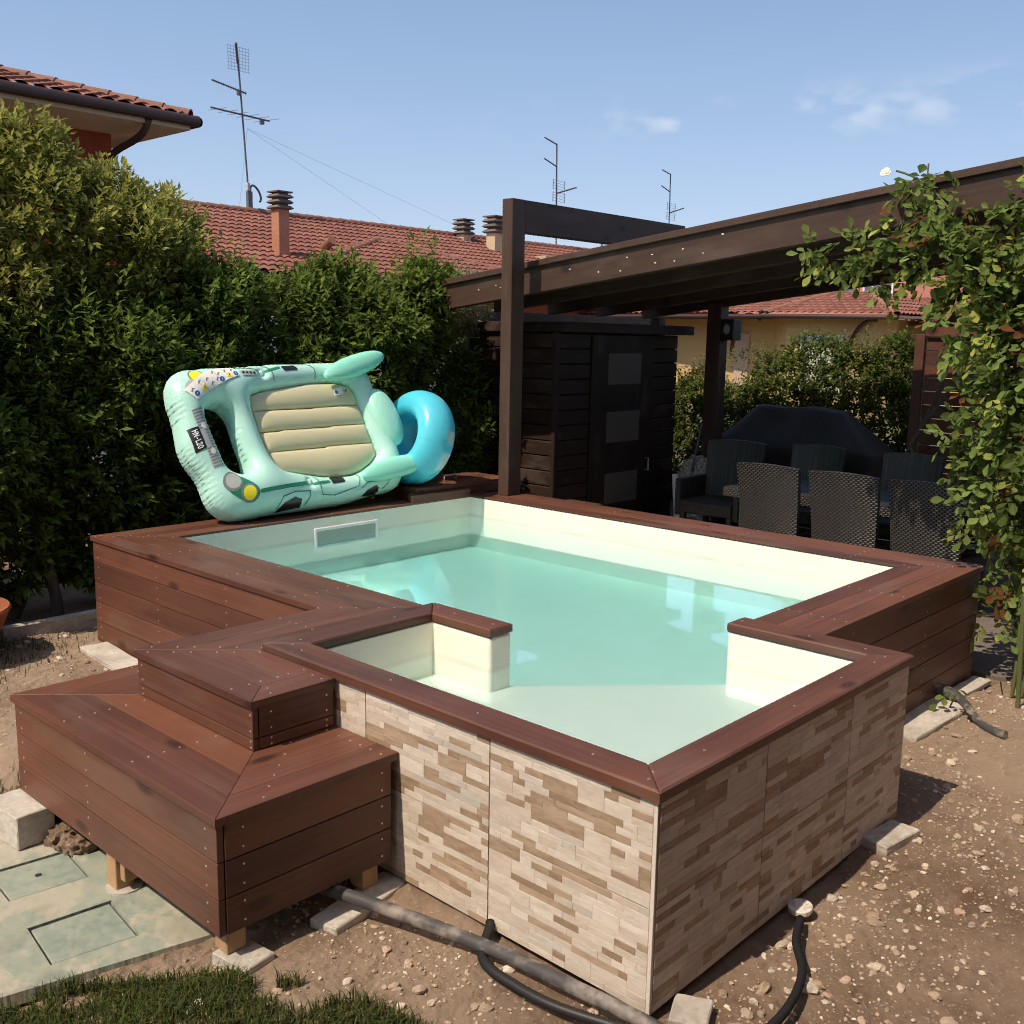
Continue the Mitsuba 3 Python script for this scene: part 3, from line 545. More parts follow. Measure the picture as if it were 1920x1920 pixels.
# ------------------------------------------------------------------ inflatable car raft leaning on the far left deck
RC, RS = math.cos(math.radians(27)), math.sin(math.radians(27))
RO_, RA, RB, RN = np.array([-3.60, -.019, .695]), np.array([0, 1.018, 0]), np.array([-RS*1.07, .144, RC*1.07]), np.array([RC, 0, RS])
def r2w(v): v = np.asarray(v, float); return RO_+v[:, :1]*RA+v[:, 1:2]*RB+v[:, 2:3]*RN
def densify(p, n=4, close=True):
    from scipy.interpolate import CubicSpline
    p = np.asarray(p, float); p = np.vstack([p, p[:1]]); s = np.r_[0, np.cumsum(np.linalg.norm(np.diff(p, axis=0), axis=1))]
    return CubicSpline(s, p, bc_type='periodic')(np.linspace(0, s[-1], n*len(p), endpoint=False))
class Puff:
    """an inflated shape over a planar outline: height from Poisson's equation, so a strip gets a round section"""
    def __init__(self, poly, res=.009, gain=1.0, power=.5, cap=None, wrinkle=0.0):
        self.poly, self.res = poly, res; x0, y0, x1, y1 = poly.bounds
        self.x = np.arange(x0-2*res, x1+2.5*res, res); self.y = np.arange(y0-2*res, y1+2.5*res, res)
        X, Y = np.meshgrid(self.x, self.y, indexing='ij'); self.X, self.Y = X, Y
        ins = contains_xy(poly, X.ravel(), Y.ravel()).reshape(X.shape); self.ins = ins
        idx = -np.ones(X.shape, int); idx[ins] = np.arange(ins.sum()); I, J = np.nonzero(ins); n = len(I); r, c = [], []
        for di, dj in ((1, 0), (-1, 0), (0, 1), (0, -1)):
            k = idx[I+di, J+dj]; g = k >= 0; r.append(np.arange(n)[g]); c.append(k[g])
        r, c = np.concatenate(r), np.concatenate(c)
        A = sp.csr_matrix((-np.ones(len(r)), (r, c)), (n, n))+sp.identity(n)*4
        phi = np.zeros(X.shape); phi[ins] = spl.spsolve(A.tocsc(), np.full(n, res*res))
        self.h = gain*(2*phi)**power
        if cap: self.h = cap*np.tanh(self.h/cap)
        b = np.vstack([np.array(g.coords) for g in [poly.exterior, *poly.interiors]]); ls = [LineString(g.coords) for g in [poly.exterior, *poly.interiors]]
        pts = np.vstack([np.array([l.interpolate(s).coords[0] for s in np.arange(0, l.length, res*.5)]) for l in ls]); self.tree, self.bpts = cKDTree(pts), pts
        if wrinkle:
            d, k = self.tree.query(np.c_[X.ravel(), Y.ravel()]); d, k = d.reshape(X.shape), k.reshape(X.shape); q = k*res*.5
            amp = meshkit.noise(np.stack([X*7, Y*7, X*0], -1))
            self.h = self.h-wrinkle*np.exp(-(d/.035)**2)*(.5+.5*np.sin(q*2*PI/.035))*np.clip(amp*2.2-.7, 0, 1)*(self.h > .01)
    def mesh(self, back=True, base=0.0, flat_back=False):
        X, Y, ins, h = self.X, self.Y, self.ins, self.h; px, py, pz = X.copy(), Y.copy(), h.copy()
        near = np.zeros_like(ins)
        for di in (-1, 0, 1):
            for dj in (-1, 0, 1): near |= np.roll(np.roll(ins, di, 0), dj, 1)
        ring = near & ~ins; k = self.tree.query(np.c_[X[ring], Y[ring]])[1]; px[ring], py[ring] = self.bpts[k, 0], self.bpts[k, 1]; pz[ring] = 0
        ok = near; idx = -np.ones(X.shape, int); idx[ok] = np.arange(ok.sum()); v = np.c_[px[ok], py[ok], pz[ok]+base]
        a, b, c, d = idx[:-1, :-1], idx[1:, :-1], idx[1:, 1:], idx[:-1, 1:]; g = (a >= 0) & (b >= 0) & (c >= 0) & (d >= 0) & (ins[:-1, :-1] | ins[1:, :-1] | ins[1:, 1:] | ins[:-1, 1:])
        f = np.vstack([np.c_[a[g], b[g], c[g]], np.c_[a[g], c[g], d[g]]])
        if back:
            vb = v.copy(); vb[:, 2] = 2*base-vb[:, 2]*(1.0) if not flat_back else base-.01; f = np.vstack([f, f[:, ::-1]+len(v)]); v = np.vstack([v, vb])
        m = tm(v, f); m.merge_vertices(digits_vertex=5); m.update_faces(m.nondegenerate_faces()); return m
    def at(self, x, y): return map_coordinates(self.h, [(np.asarray(x)-self.x[0])/self.res, (np.asarray(y)-self.y[0])/self.res], order=1)
def world(m): return tm(r2w(m.vertices), m.faces)
hullP = [[0.145,0.878],[0.169,0.942],[0.211,0.982],[0.271,0.998],[0.485,1.006],[0.802,1.026],[1.095,1.039],[1.372,1.043],[1.601,1.050],[1.742,1.020],[1.805,0.937],[1.822,0.82],[1.865,0.68],[1.900,0.527],[1.93,0.414],[1.944,0.247],[1.92,0.124],[1.87,0.080],[1.672,0.053],[1.448,0.022],[1.238,0.012],[0.977,0.007],[0.674,0.005],[0.431,0.014],[0.35,0.068],[0.302,0.156],[0.283,0.252],[0.236,0.338],[0.194,0.411],[0.173,0.494],[0.17,0.575],[0.165,0.691],[0.147,0.774]]
holeP = [[0.396,0.723],[0.489,0.731],[0.538,0.674],[0.553,0.552],[0.582,0.429],[0.603,0.331],[0.604,0.303],[0.545,0.311],[0.495,0.334],[0.465,0.414],[0.438,0.512],[0.412,0.609],[0.394,0.681]]
seatP = [[0.729,0.807],[0.818,0.833],[1.526,0.871],[1.603,0.846],[1.643,0.73],[1.679,0.593],[1.708,0.429],[1.737,0.345],[1.695,0.297],[0.93,0.268],[0.849,0.298],[0.808,0.376],[0.76,0.552],[0.735,0.702]]
hullG, holeG, seatG = Polygon(densify(hullP)), Polygon(densify(holeP)).buffer(.022), Polygon(densify(seatP, 2))
hp = Puff(hullG.difference(holeG).difference(seatG), gain=1.08, wrinkle=.010)
for mx, my in ((1.063, .163), (.84, .95)):      # pinched dimples where the mirrors pull in
    hp.h -= .045*np.exp(-((hp.X-mx)**2+(hp.Y-my)**2)/.0013)*(hp.h > .03)
hp.h = np.maximum(hp.h, 0)
raft = thing('inflatable_raft', 'mint green inflatable pool raft shaped like an open car, leaning on its side', 'pool float')
put(raft, 'hull', world(hp.mesh()), 'mint_vinyl', smooth=True)
cuts = [((.60, .696), (1.80, .711)), ((.60, .547), (1.80, .569)), ((.62, .404), (1.85, .424))]; bands = [seatG]
from shapely.ops import split as shsplit
for a, b in cuts:
    nb = []
    for g in bands: nb += list(shsplit(g, LineString([a, b])).geoms)
    bands = nb
for g in sorted(bands, key=lambda g: -g.centroid.y):
    pf = Puff(g.buffer(-.001), .008, gain=.62); pf.h = pf.h*.9
    put(raft, 'seat_cushion', world(pf.mesh(base=.035, flat_back=True)), 'cream_vinyl', smooth=True)
put(raft, 'seat_back_sheet', world(trimesh.creation.extrude_polygon(seatG.buffer(.03), .006, engine='earcut').apply_translation([0, 0, .012])), 'mint_vinyl')
def pod(a, b, w, lift, thick, n0, bs, name):
    a, b = np.array(a), np.array(b); d = b-a; L = np.linalg.norm(d)/2; d /= 2*L; c = (a+b)/2; e = np.array([-d[1], d[0]])
    m = ellipsoid((0, 0, 0), np.eye(3), 4); v = np.array(m.vertices); s = np.sign(v)*np.abs(v)**.92
    wr = 1-.035*np.sin(np.arctan2(v[:, 1], v[:, 2])*1+v[:, 0]*2)*0-.04*np.cos(v[:, 0]*60)*np.exp(-(v[:, 2]/.22)**2)
    q = np.c_[c[0]+d[0]*s[:, 0]*L+e[0]*s[:, 1]*w*wr, c[1]+d[1]*s[:, 0]*L+e[1]*s[:, 1]*w*wr, lift+n0*s[:, 0]*L+s[:, 2]*thick]
    return put(raft, name, tm(r2w(q), m.faces), bs, smooth=True)
pod((1.771, .807), (1.925, .375), .120, .085, .085, 0, 'mint_pale', 'headrest')
pod((1.335, .905), (1.88, 1.035), .078, .155, .06, .10, 'mint_deep', 'tail_fin')
pod((1.50, .165), (2.08, .215), .075, .150, .06, .10, 'mint_deep', 'tail_fin')
def decal(poly, bs, name, lift=.0035, parent=raft, base=None, res=.006, label=None):
    geoms = list(getattr(poly, 'geoms', [poly])); ms = []
    for g in geoms:
        g = g if g.is_valid else g.buffer(0); pf = Puff.__new__(Puff); pf.poly, pf.res = g, res; x0, y0, x1, y1 = g.bounds
        pf.x, pf.y = np.arange(x0-2*res, x1+2.5*res, res), np.arange(y0-2*res, y1+2.5*res, res); pf.X, pf.Y = np.meshgrid(pf.x, pf.y, indexing='ij')
        pf.ins = contains_xy(g, pf.X.ravel(), pf.Y.ravel()).reshape(pf.X.shape); pf.h = pf.X*0; l = g.exterior
        pts = np.array([l.interpolate(s).coords[0] for s in np.arange(0, l.length, res*.4)]); pf.tree, pf.bpts = cKDTree(pts), pts
        m = pf.mesh(back=False); v = np.array(m.vertices); v[:, 2] = (hp.at(v[:, 0], v[:, 1]) if base is None else base(v[:, 0], v[:, 1]))+lift; ms.append(world(tm(v, m.faces)))
    return put(parent, name, cat(ms), bs, smooth=True, label=label)
def circ(x, y, r): return Point(x, y).buffer(r, 24)
def line(p, w): return LineString(p).buffer(w/2)
l0 = decal(Polygon(densify([(.40, .245), (.475, .255), (.56, .20), (.615, .13), (.60, .085), (.54, .065), (.47, .10), (.40, .165)])), 'print_green', 'headlight', label='lower headlights, one silver and one yellow lamp')
for c, r, b in (((.44, .213), .066, 'print_grey'), ((.54, .125), .060, 'print_grey')): decal(circ(*c, r), b, 'lamp_ring', .0048, l0)
decal(circ(.443, .215, .052), 'print_silver', 'lamp_lens', .006, l0); decal(circ(.543, .125, .046), 'print_yellow', 'lamp_lens', .006, l0)
l1 = decal(circ(.309, .925, .052), 'print_grey', 'headlight', label='upper headlight, half hidden by a safety label'); decal(circ(.309, .925, .043), 'print_yellow', 'lamp_lens', .006, l1); decal(circ(.275, .845, .055), 'print_silver', 'lamp_lens', .0048, l1)
lab = decal(Polygon([(.207, .832), (.34, .932), (.42, .966), (.496, .988), (.597, .996), (.62, .914), (.54, .890), (.469, .86), (.368, .81), (.283, .757)]), 'print_white', 'safety_label', .0085, label='white safety label with blue and yellow warning signs')
for x, y in ((.294, .792), (.489, .883), (.604, .924)): decal(circ(x-.008, y+.006, .018), 'print_blue', 'blue_sign', .0105, lab, res=.003); decal(Polygon([(x-.010, y), (x-.006, y), (x-.006, y+.012), (x-.010, y+.012)]), 'print_white', 'sign_mark', .0115, lab, res=.002)
for x, y in ((.345, .838), (.544, .920)): decal(Polygon([(x-.024, y-.018), (x+.024, y-.018), (x, y+.026)]), 'print_yellow', 'yellow_sign', .0105, lab, res=.003); decal(Polygon([(x-.004, y-.010), (x+.004, y-.010), (x+.003, y+.010), (x-.003, y+.010)]), 'print_black', 'sign_mark', .0115, lab, res=.002)
for x, y in ((.262, .822), (.373, .89), (.469, .93), (.527, .955), (.580, .962), (.43, .945), (.315, .875), (.41, .862), (.452, .892)):
    a = Polygon([(x-.018, y-.012), (x-.004, y-.016), (x+.002, y+.006), (x+.010, y+.002), (x+.011, y+.010), (x-.006, y+.014)]).buffer(-.0015); decal(a, 'print_grey', 'pictogram', .0105, lab, res=.003)
for k, (ax, ay, bx, by) in enumerate(((.325, .905, .385, .80), (.43, .955, .475, .855), (.505, .985, .545, .885))): decal(line([(ax, ay), (bx, by)], .003), 'print_silver', 'panel_rule', .0105, lab, res=.002)
lab2 = decal(Polygon([(.636, .957), (.77, .973), (.785, .929), (.651, .914)]), 'print_silver', 'warning_strip', .006)
for x in (.665, .695, .725, .755): decal(Polygon([(x-.011, .930), (x+.010, .932), (x+.007, .953), (x-.004, .947), (x-.012, .955)]), 'print_black', 'pictogram', .0075, lab2, res=.003)
lab3 = decal(Polygon([(1.415, .822), (1.5, .832), (1.502, .782), (1.417, .771)]), 'print_white', 'small_label', .10, base=lambda x, y: x*0-.008); decal(circ(1.441, .797, .014), 'print_blue', 'blue_sign', .102, lab3, base=lambda x, y: x*0-.008, res=.003); decal(circ(1.53, .808, .008), 'print_black', 'valve', .100, base=lambda x, y: x*0-.008, res=.003)
gr = decal(Polygon([(.238, .70), (.318, .72), (.423, .334), (.333, .312)]), 'print_silver', 'grille', .003, label='printed silver radiator grille')
bars = []
for i in range(20):
    t_ = (i+.5)/20
    for s0, s1 in ((.08, .44), (.56, .92)):
        if .34 < t_ < .66 and s0 < .3: continue
        f0 = np.array([.238, .70])*(1-t_)+np.array([.333, .312])*t_; f1 = np.array([.318, .72])*(1-t_)+np.array([.423, .334])*t_; bars.append(line([f0+(f1-f0)*s0, f0+(f1-f0)*s1], .0085))
for b in bars: decal(b, 'print_grey', 'grille_bar', .0045, gr, res=.003)
for t_ in (.30, .74): c = np.array([.285, .71])*(1-t_)+np.array([.37, .325])*t_; decal(circ(*c, .022), 'print_white', 'badge', .006, gr, res=.004)
pl = decal(Polygon([(.200, .580), (.268, .590), (.303, .448), (.234, .423)]), 'print_black', 'number_plate', .006, label='black number plate reading HN-L20')
tx = meshkit.text_mesh('HN-L20', .036, .002, bold=True); tv = np.array(tx.vertices); d_ = np.array([.034, -.150]); d_ /= np.linalg.norm(d_); e_ = np.array([-d_[1], d_[0]]); wdt = tv[:, 0].max()
q = np.array([.222, .566])+tv[:, :1]*d_*(.125/wdt)+tv[:, 1:2]*e_*(.95); put(pl, 'plate_lettering', world(tm(np.c_[q, hp.at(q[:, 0], q[:, 1])+.0065+tv[:, 2]], tx.faces)), 'print_white')
for p in ([(1.237, .187), (1.364, .192), (1.359, .143), (1.241, .135)], [(.998, 1.000), (1.119, 1.011), (1.141, .970), (1.019, .960)]): decal(Polygon(p).buffer(-.008).buffer(.008), 'print_black', 'door_handle', .0045)
for p, w in (([(.632, .125), (.814, .137), (1.038, .156)], .026), ([(1.09, .148), (1.214, .156)], .020), ([(.830, .952), (.981, .990)], .018), ([(.595, .992), (.738, .986), (.816, .958)], .010), ([(1.102, .238), (1.123, .159), (1.134, .069), (1.247, .057), (1.466, .10), (1.496, .163), (1.464, .252)], .006), ([(.857, 1.015), (.904, .971), (.92, .895)], .006), ([(1.237, 1.03), (1.28, .979), (1.287, .907)], .006), ([(.772, .021), (.802, .079), (.894, .1), (1.027, .099), (1.032, .067), (1.002, .025)], .007), ([(1.498, .085), (1.552, .118), (1.747, .116), (1.736, .094), (1.701, .070)], .007)):
    decal(line(p, w), 'print_green', 'printed_line', .004, res=.003)
for p in ([(.771, .008), (.823, .045), (.902, .07), (.961, .055), (.97, .015)], [(1.508, .036), (1.558, .071), (1.63, .093), (1.663, .074), (1.667, .050)]): decal(Polygon(p), 'print_black', 'wheel_print', .0045)
for mx, my in ((1.063, .163), (.84, .95)): put(raft, 'mirror', world(ellipsoid((mx, my, hp.at([mx], [my])[0]+.006), np.diag([.026, .030, .018]), 3)), 'mint_vinyl', smooth=True)

# swim ring leaning behind the raft
n1, n2 = 96, 40; A1, A2 = np.meshgrid(np.arange(n1)*2*PI/n1, np.arange(n2)*2*PI/n2, indexing='ij')
R_, r_ = .252, .120; pin = 1-.10*np.exp(-((A2-PI)/.5)**2)
rr_ = r_*pin*(1+.012*np.sin(A1*34)*np.exp(-((A2-PI)/.7)**2)-.03*np.exp(-((A2-PI*.5)/.05)**2))
loc = np.stack([(R_+rr_*np.cos(A2))*np.cos(A1), (R_+rr_*np.cos(A2))*np.sin(A1), rr_*np.sin(A2)*1.3], -1).reshape(-1, 3)
ax3 = np.array([-.10, -.95, .26]); ax3 /= np.linalg.norm(ax3); ax1 = np.cross([0, 0, 1.], ax3); ax1 /= np.linalg.norm(ax1); ax2 = np.cross(ax3, ax1)
i, j = np.meshgrid(np.arange(n1), np.arange(n2), indexing='ij'); a, b, c, d = i*n2+j, ((i+1) % n1)*n2+j, ((i+1) % n1)*n2+(j+1) % n2, i*n2+(j+1) % n2
rf = np.vstack([np.stack([a, b, c], -1).reshape(-1, 3), np.stack([a, c, d], -1).reshape(-1, 3)])
uvr = np.c_[(A1/(2*PI)*3).ravel(), (A2/(2*PI)).ravel()]
k = thing('swim_ring', 'bright blue and white inflatable swim ring behind the mint raft', 'swim ring')
put(k, 'tube', tm(loc@np.stack([ax1, ax2, ax3])+np.array([-3.72, 2.19, 1.135]), rf), 'ring_vinyl', smooth=True, uv=uvr)

# ------------------------------------------------------------------ pergola
pg = thing('pergola', 'dark brown wooden pergola with a sloping roof behind the pool', 'pergola')
SL = .1195
def zb(x): return 2.142+(x+4.37)*SL
def rafter(y, x0=-4.36, x1=1.25, w=.08, h=.205, name='rafter'):
    m, L, R9, p0 = beam((x0, y, zb(x0)+h/2), (x1, y, zb(x1)+h/2), w, h); woodmesh(pg, name, m, R9[:, 0])
rafter(3.09)
for y in (3.75, 4.5, 5.25, 6.05): rafter(y, w=.09, h=.19)
for i in range(22):      # roof boards along the slope's cross direction
    xa, xb = -4.40+i*.257, -4.40+(i+1)*.257-.004; m, L, R9, p0 = beam((xa, 4.62, zb(xa)+.222), (xb, 4.62, zb(xb)+.222), 3.20, .03, c=.003); woodmesh(pg, 'roof_board', m, (0, 1, 0))
m, L, R9, p0 = beam((-4.41, 4.62, zb(-4.41)+.245), (1.27, 4.62, zb(1.27)+.245), 3.16, .012); put(pg, 'roof_membrane', m, 'black_rubber')
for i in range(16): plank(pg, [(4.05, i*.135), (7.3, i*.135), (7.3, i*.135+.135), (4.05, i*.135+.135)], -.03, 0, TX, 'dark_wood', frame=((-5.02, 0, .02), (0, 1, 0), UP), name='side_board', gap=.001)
m, L, R9, p0 = beam((-4.42, 3.035, zb(-4.42)+.225), (1.28, 3.035, zb(1.28)+.225), .03, .048); woodmesh(pg, 'fascia', m, R9[:, 0])
def post(x0, x1, y0, y1, z0, z1): woodmesh(pg, 'post', chbox(x0, x1, y0, y1, z0, z1, .005), (0, 0, 1))
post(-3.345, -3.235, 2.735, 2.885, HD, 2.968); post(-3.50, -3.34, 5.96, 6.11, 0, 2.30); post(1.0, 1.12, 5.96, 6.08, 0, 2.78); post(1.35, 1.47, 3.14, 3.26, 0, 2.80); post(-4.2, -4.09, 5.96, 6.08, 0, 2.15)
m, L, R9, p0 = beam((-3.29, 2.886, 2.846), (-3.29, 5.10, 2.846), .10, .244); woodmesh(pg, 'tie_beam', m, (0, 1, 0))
put(pg, 'post_bracket', cat([chbox(-3.36, -3.30, 5.45, 5.51, 2.45, 2.74)]), 'dark_wood')
drops = []
prng = np.random.default_rng(8)
for x in list(prng.uniform(-3.3, .3, 13))+[-3.9, -3.7, -3.65]:
    z = zb(x)+prng.uniform(.03, .17); q = ellipsoid((x, 3.0495, z), np.diag([prng.uniform(.004, .012), .0015, prng.uniform(.003, .006)]), 1); drops.append(q)
put(pg, 'paint_chips', cat(drops), 'petal', kind='stuff')
sp_ = thing('wall_speaker', 'small dark box speaker with a round grey cone fixed to the far pergola post', 'speaker')
put(sp_, 'housing', rbox(-3.335, -3.19, 5.96, 6.12, 1.93, 2.14, .01), 'wicker_dark', smooth=30); cm = trimesh.creation.cylinder(.045, .02, sections=28); put(sp_, 'cone', xf(cm, np.diag([.75, 1, 1.1])@rot([1, 0, 0], 90), (-3.262, 5.958, 2.04)), 'print_silver')

# garden cabin under the pergola
cb = thing('garden_cabin', 'dark wooden garden cabin with three frosted panes in its door', 'cabin')
cx, cy0, cy1 = -3.77, 3.92, 5.86
m9 = [0.013, .15, .29, .43, .57, .71, .85, .99, 1.13, 1.27, 1.41, 1.55, 1.69, 1.83, 1.97]
for a, b in zip(m9[:-1], m9[1:]):
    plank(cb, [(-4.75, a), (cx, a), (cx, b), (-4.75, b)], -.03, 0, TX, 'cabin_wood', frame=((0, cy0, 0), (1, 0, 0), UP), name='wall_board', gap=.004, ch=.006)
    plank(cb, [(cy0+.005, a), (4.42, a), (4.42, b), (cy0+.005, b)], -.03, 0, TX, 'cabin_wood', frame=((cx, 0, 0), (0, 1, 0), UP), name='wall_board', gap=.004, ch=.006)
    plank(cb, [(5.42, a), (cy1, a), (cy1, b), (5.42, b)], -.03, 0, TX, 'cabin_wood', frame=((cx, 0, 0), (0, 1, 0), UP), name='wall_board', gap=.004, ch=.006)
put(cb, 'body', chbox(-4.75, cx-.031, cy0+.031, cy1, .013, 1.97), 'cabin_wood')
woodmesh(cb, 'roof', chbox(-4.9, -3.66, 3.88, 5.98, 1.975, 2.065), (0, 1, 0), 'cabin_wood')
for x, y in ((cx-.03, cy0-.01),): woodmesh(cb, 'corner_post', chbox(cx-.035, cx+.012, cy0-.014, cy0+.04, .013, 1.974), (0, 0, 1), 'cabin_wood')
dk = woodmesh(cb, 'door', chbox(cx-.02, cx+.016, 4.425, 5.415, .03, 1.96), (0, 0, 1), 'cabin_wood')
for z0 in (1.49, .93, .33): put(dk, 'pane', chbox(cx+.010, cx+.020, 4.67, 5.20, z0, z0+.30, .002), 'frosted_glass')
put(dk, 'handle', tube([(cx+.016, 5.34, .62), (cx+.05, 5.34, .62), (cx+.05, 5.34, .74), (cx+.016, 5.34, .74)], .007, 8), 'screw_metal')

# ------------------------------------------------------------------ wicker furniture
def uvbox(m, s=1.0):
    n = m.face_normals; v = np.array(m.vertices); f = m.faces; V = v[f].reshape(-1, 3); N = np.repeat(n, 3, 0)
    w = np.where(np.abs(N[:, 2]) > .7, 2, np.where(np.abs(N[:, 0]) > np.abs(N[:, 1]), 0, 1)); u = np.where(w == 0, V[:, 1], V[:, 0]); vv = np.where(w == 2, V[:, 1], V[:, 2])
    return tm(V, np.arange(len(V)).reshape(-1, 3)), np.c_[u, vv]*s
def wick(k, name, m, R=None, t=(0, 0, 0), bs='wicker'): m, uv = uvbox(m); put(k, name, xf(m, R, t), bs, uv=uv)
def backrest(w0, w1, z0, z1, th, rake):
    v = []; n = 12
    for i in range(n+1):
        f = i/n; z = z0+(z1-z0)*f; w = w0+(w1-w0)*f; y = -rake*f**1.5
        for j in range(9):
            x = (j/8-.5)*w; top = .018*math.cos((j/8-.5)*PI) if i == n else 0; v.append((x, y-.02*(1-(2*j/8-1)**2), z-.018*(i == n)+top))
    v = np.array(v); a = v-[0, th/2, 0]; b = v+[0, th/2, 0]; N = len(v); F = []
    for i in range(n):
        for j in range(8):
            p, q, r, s = i*9+j, i*9+j+1, (i+1)*9+j+1, (i+1)*9+j; F += [(p, q, r), (p, r, s), (N+q, N+p, N+s), (N+q, N+s, N+r)]
    bd = [j for j in range(9)]+[i*9+8 for i in range(1, n+1)]+[n*9+j for j in range(7, -1, -1)]+[i*9 for i in range(n-1, 0, -1)]
    for p, q in zip(bd, bd[1:]+bd[:1]): F += [(q, p, N+p), (q, N+p, N+q)]
    m = tm(np.vstack([a, b]), F); m.fix_normals(); return m
def dining_chair(x, y, deg, label, arms=False, slat=False, w=.50, grp=None):
    k = thing('wicker_armchair' if arms else 'wicker_chair', label, 'armchair' if arms else 'chair', grp); R = rot([0, 0, 1], deg); t = (x, y, .012)
    wick(k, 'backrest', backrest(w-.06, w, .30, .985, .045, .09), R, t, 'slats' if slat else 'wicker')
    wick(k, 'seat', chbox(-w/2+.03, w/2-.03, .0, .50, .33, .45, .01), R, t)
    for sx in (-1, 1):
        for yy in (.02, .46): wick(k, 'leg', chbox(sx*(w/2-.06)-.025, sx*(w/2-.06)+.025, yy-.025, yy+.025, 0, .335, .004), R, t)
        if arms: wick(k, 'armrest', chbox(sx*(w/2)-.03, sx*(w/2)+.03, -.02, .48, .30, .64, .01), R, t)
g_ = 'wicker chairs with their backs to the pool'
dining_chair(-1.610, 4.02, 0, 'dark wicker chair with its back to the pool, nearest the cabin', w=.53, grp=g_)
dining_chair(-.985, 4.00, 0, 'dark wicker chair with its back to the pool, middle of the three', w=.54, grp=g_)
dining_chair(-.375, 3.98, -3, 'dark wicker chair with its back to the pool, beside the rose leaves', w=.53, grp=g_)
dining_chair(-2.74, 5.32, 183, 'dark wicker armchair facing the pool at the cabin end of the table', arms=True, slat=True, w=.60)
dining_chair(-2.02, 5.55, 180, 'dark slatted chair on the far side of the table, behind the nearest wicker chair', slat=True, w=.52)
dining_chair(-1.15, 5.55, 180, 'dark slatted chair on the far side of the table, behind the middle wicker chair', slat=True, w=.52)
tb = thing('wicker_table', 'long dark wicker dining table between the chairs', 'table')
wick(tb, 'tabletop_frame', chbox(-2.16, .45, 4.20, 5.12, .655, .728, .008)); put(tb, 'glass_top', chbox(-2.15, .44, 4.21, 5.11, .729, .737, .002), 'wicker_dark')
for x in (-1.99, .30):
    for y in (4.30, 5.0): wick(tb, 'leg', chbox(x-.04, x+.04, y-.04, y+.04, .012, .655, .004))
# covered barbecue
bq = thing('covered_barbecue', 'barbecue under a dark grey draped fabric cover behind the table', 'barbecue')
xs = np.linspace(-3.62, -1.72, 96); ys = np.linspace(6.15, 6.85, 40)
def sect(Xn, Yn, s):   # rows from hem to crown
    return None
rows_ = [(.02, 1.0, .55), (.30, .985, .545), (.55, .965, .53), (.80, .98, .54), (.86, 1.0, .55), (.885, .985, .535), (.97, .86, .44), (1.07, .73, .34), (1.17, .61, .245), (1.245, .53, .18), (1.268, .50, .15), (1.276, .25, .06)]
na = 120; V = []; an = np.arange(na)*2*PI/na
for z, sx, sy in rows_:
    cxx, syy = np.cos(an), np.sin(an); e = .42; px = np.sign(cxx)*np.abs(cxx)**e*.93*sx; py = np.sign(syy)*np.abs(syy)**e*.72*sy
    fold = (.020*np.sin(an*5+z*2)+.008*np.sin(an*11+1.3))*(1.2-z*.55 if z < .9 else .35); dn = .06*np.exp(-((px+.15)/.16)**2)*np.clip((z-.9)/.25, 0, 1)*(z < 1.26)
    V.append(np.c_[-2.66+px*(1+fold), 6.50+py*(1+fold*1.6), np.full(na, z)-dn+.012*np.sin(px*11)*(z > .85)])
V = np.vstack(V); F = []
for i in range(len(rows_)-1):
    for j in range(na): p, q = i*na+j, i*na+(j+1) % na; F += [(p, q, q+na), (p, q+na, p+na)]
V = np.vstack([V, [[-2.66, 6.5, 1.268]]]); F += [((len(rows_)-1)*na+j, (len(rows_)-1)*na+(j+1) % na, len(V)-1) for j in range(na)]
put(bq, 'cover', tm(V, F), 'cover_fabric', smooth=32)
# clutter between the cabin and the armchair
sk_ = solo('grey_sack', slabby(ellipsoid((-3.30, 5.60, .42), np.diag([.22, .16, .36]), 3), .05, 4), 'sack_cloth', 'crumpled light grey sack standing by the cabin', 'sack', smooth=True)
solo('broom_pole', tube([(-3.36, 5.40, .02), (-3.30, 5.45, .5), (-3.21, 5.5, 1.12)], .011, 8), 'antenna_metal', 'thin pole leaning beside the grey sack', 'pole')
solo('pale_board', xf(chbox(-.03, .03, -.012, .012, 0, .60), rot([0, 1, 0], -6), (-3.33, 5.34, .015)), 'white_frame', 'narrow white board standing at the corner of the cabin', 'board')
solo('planter_box', cat([chbox(-3.18, -2.86, 3.12, 3.44, .013, .55), chbox(-3.2, -2.84, 3.10, 3.46, .55, .58)]), 'dark_wood', 'dark square wooden planter box beside the pergola post', 'planter')

# wooden fence behind the terrace on the right, with a curved hose hanging on it
fn_ = thing('wooden_fence', 'brown horizontal board fence at the right end of the terrace', 'fence')
for i in range(15): plank(fn_, [(-1.66, i*.132+.02), (2.6, i*.132+.02), (2.6, i*.132+.15), (-1.66, i*.132+.15)], -.02, 0, TX, 'stained_wood', frame=((0, 7.02, 0), (1, 0, 0), UP), name='fence_board', gap=.003)
woodmesh(fn_, 'fence_post', chbox(-1.76, -1.665, 6.98, 7.08, 0, 2.02), (0, 0, 1), 'stained_wood'); woodmesh(fn_, 'top_rail', chbox(-1.66, 2.6, 6.975, 7.05, 2.005, 2.10), (1, 0, 0), 'stained_wood')
solo('hammock_arm', tube(spline([(-1.22, 6.8, 2.02), (-1.36, 6.75, 1.72), (-1.40, 6.72, 1.45), (-1.55, 6.7, 1.05), (-1.62, 6.7, .5)], 30), .028, 10), 'bark', 'dark curved wooden arm leaning against the board fence', 'pole', smooth=True)
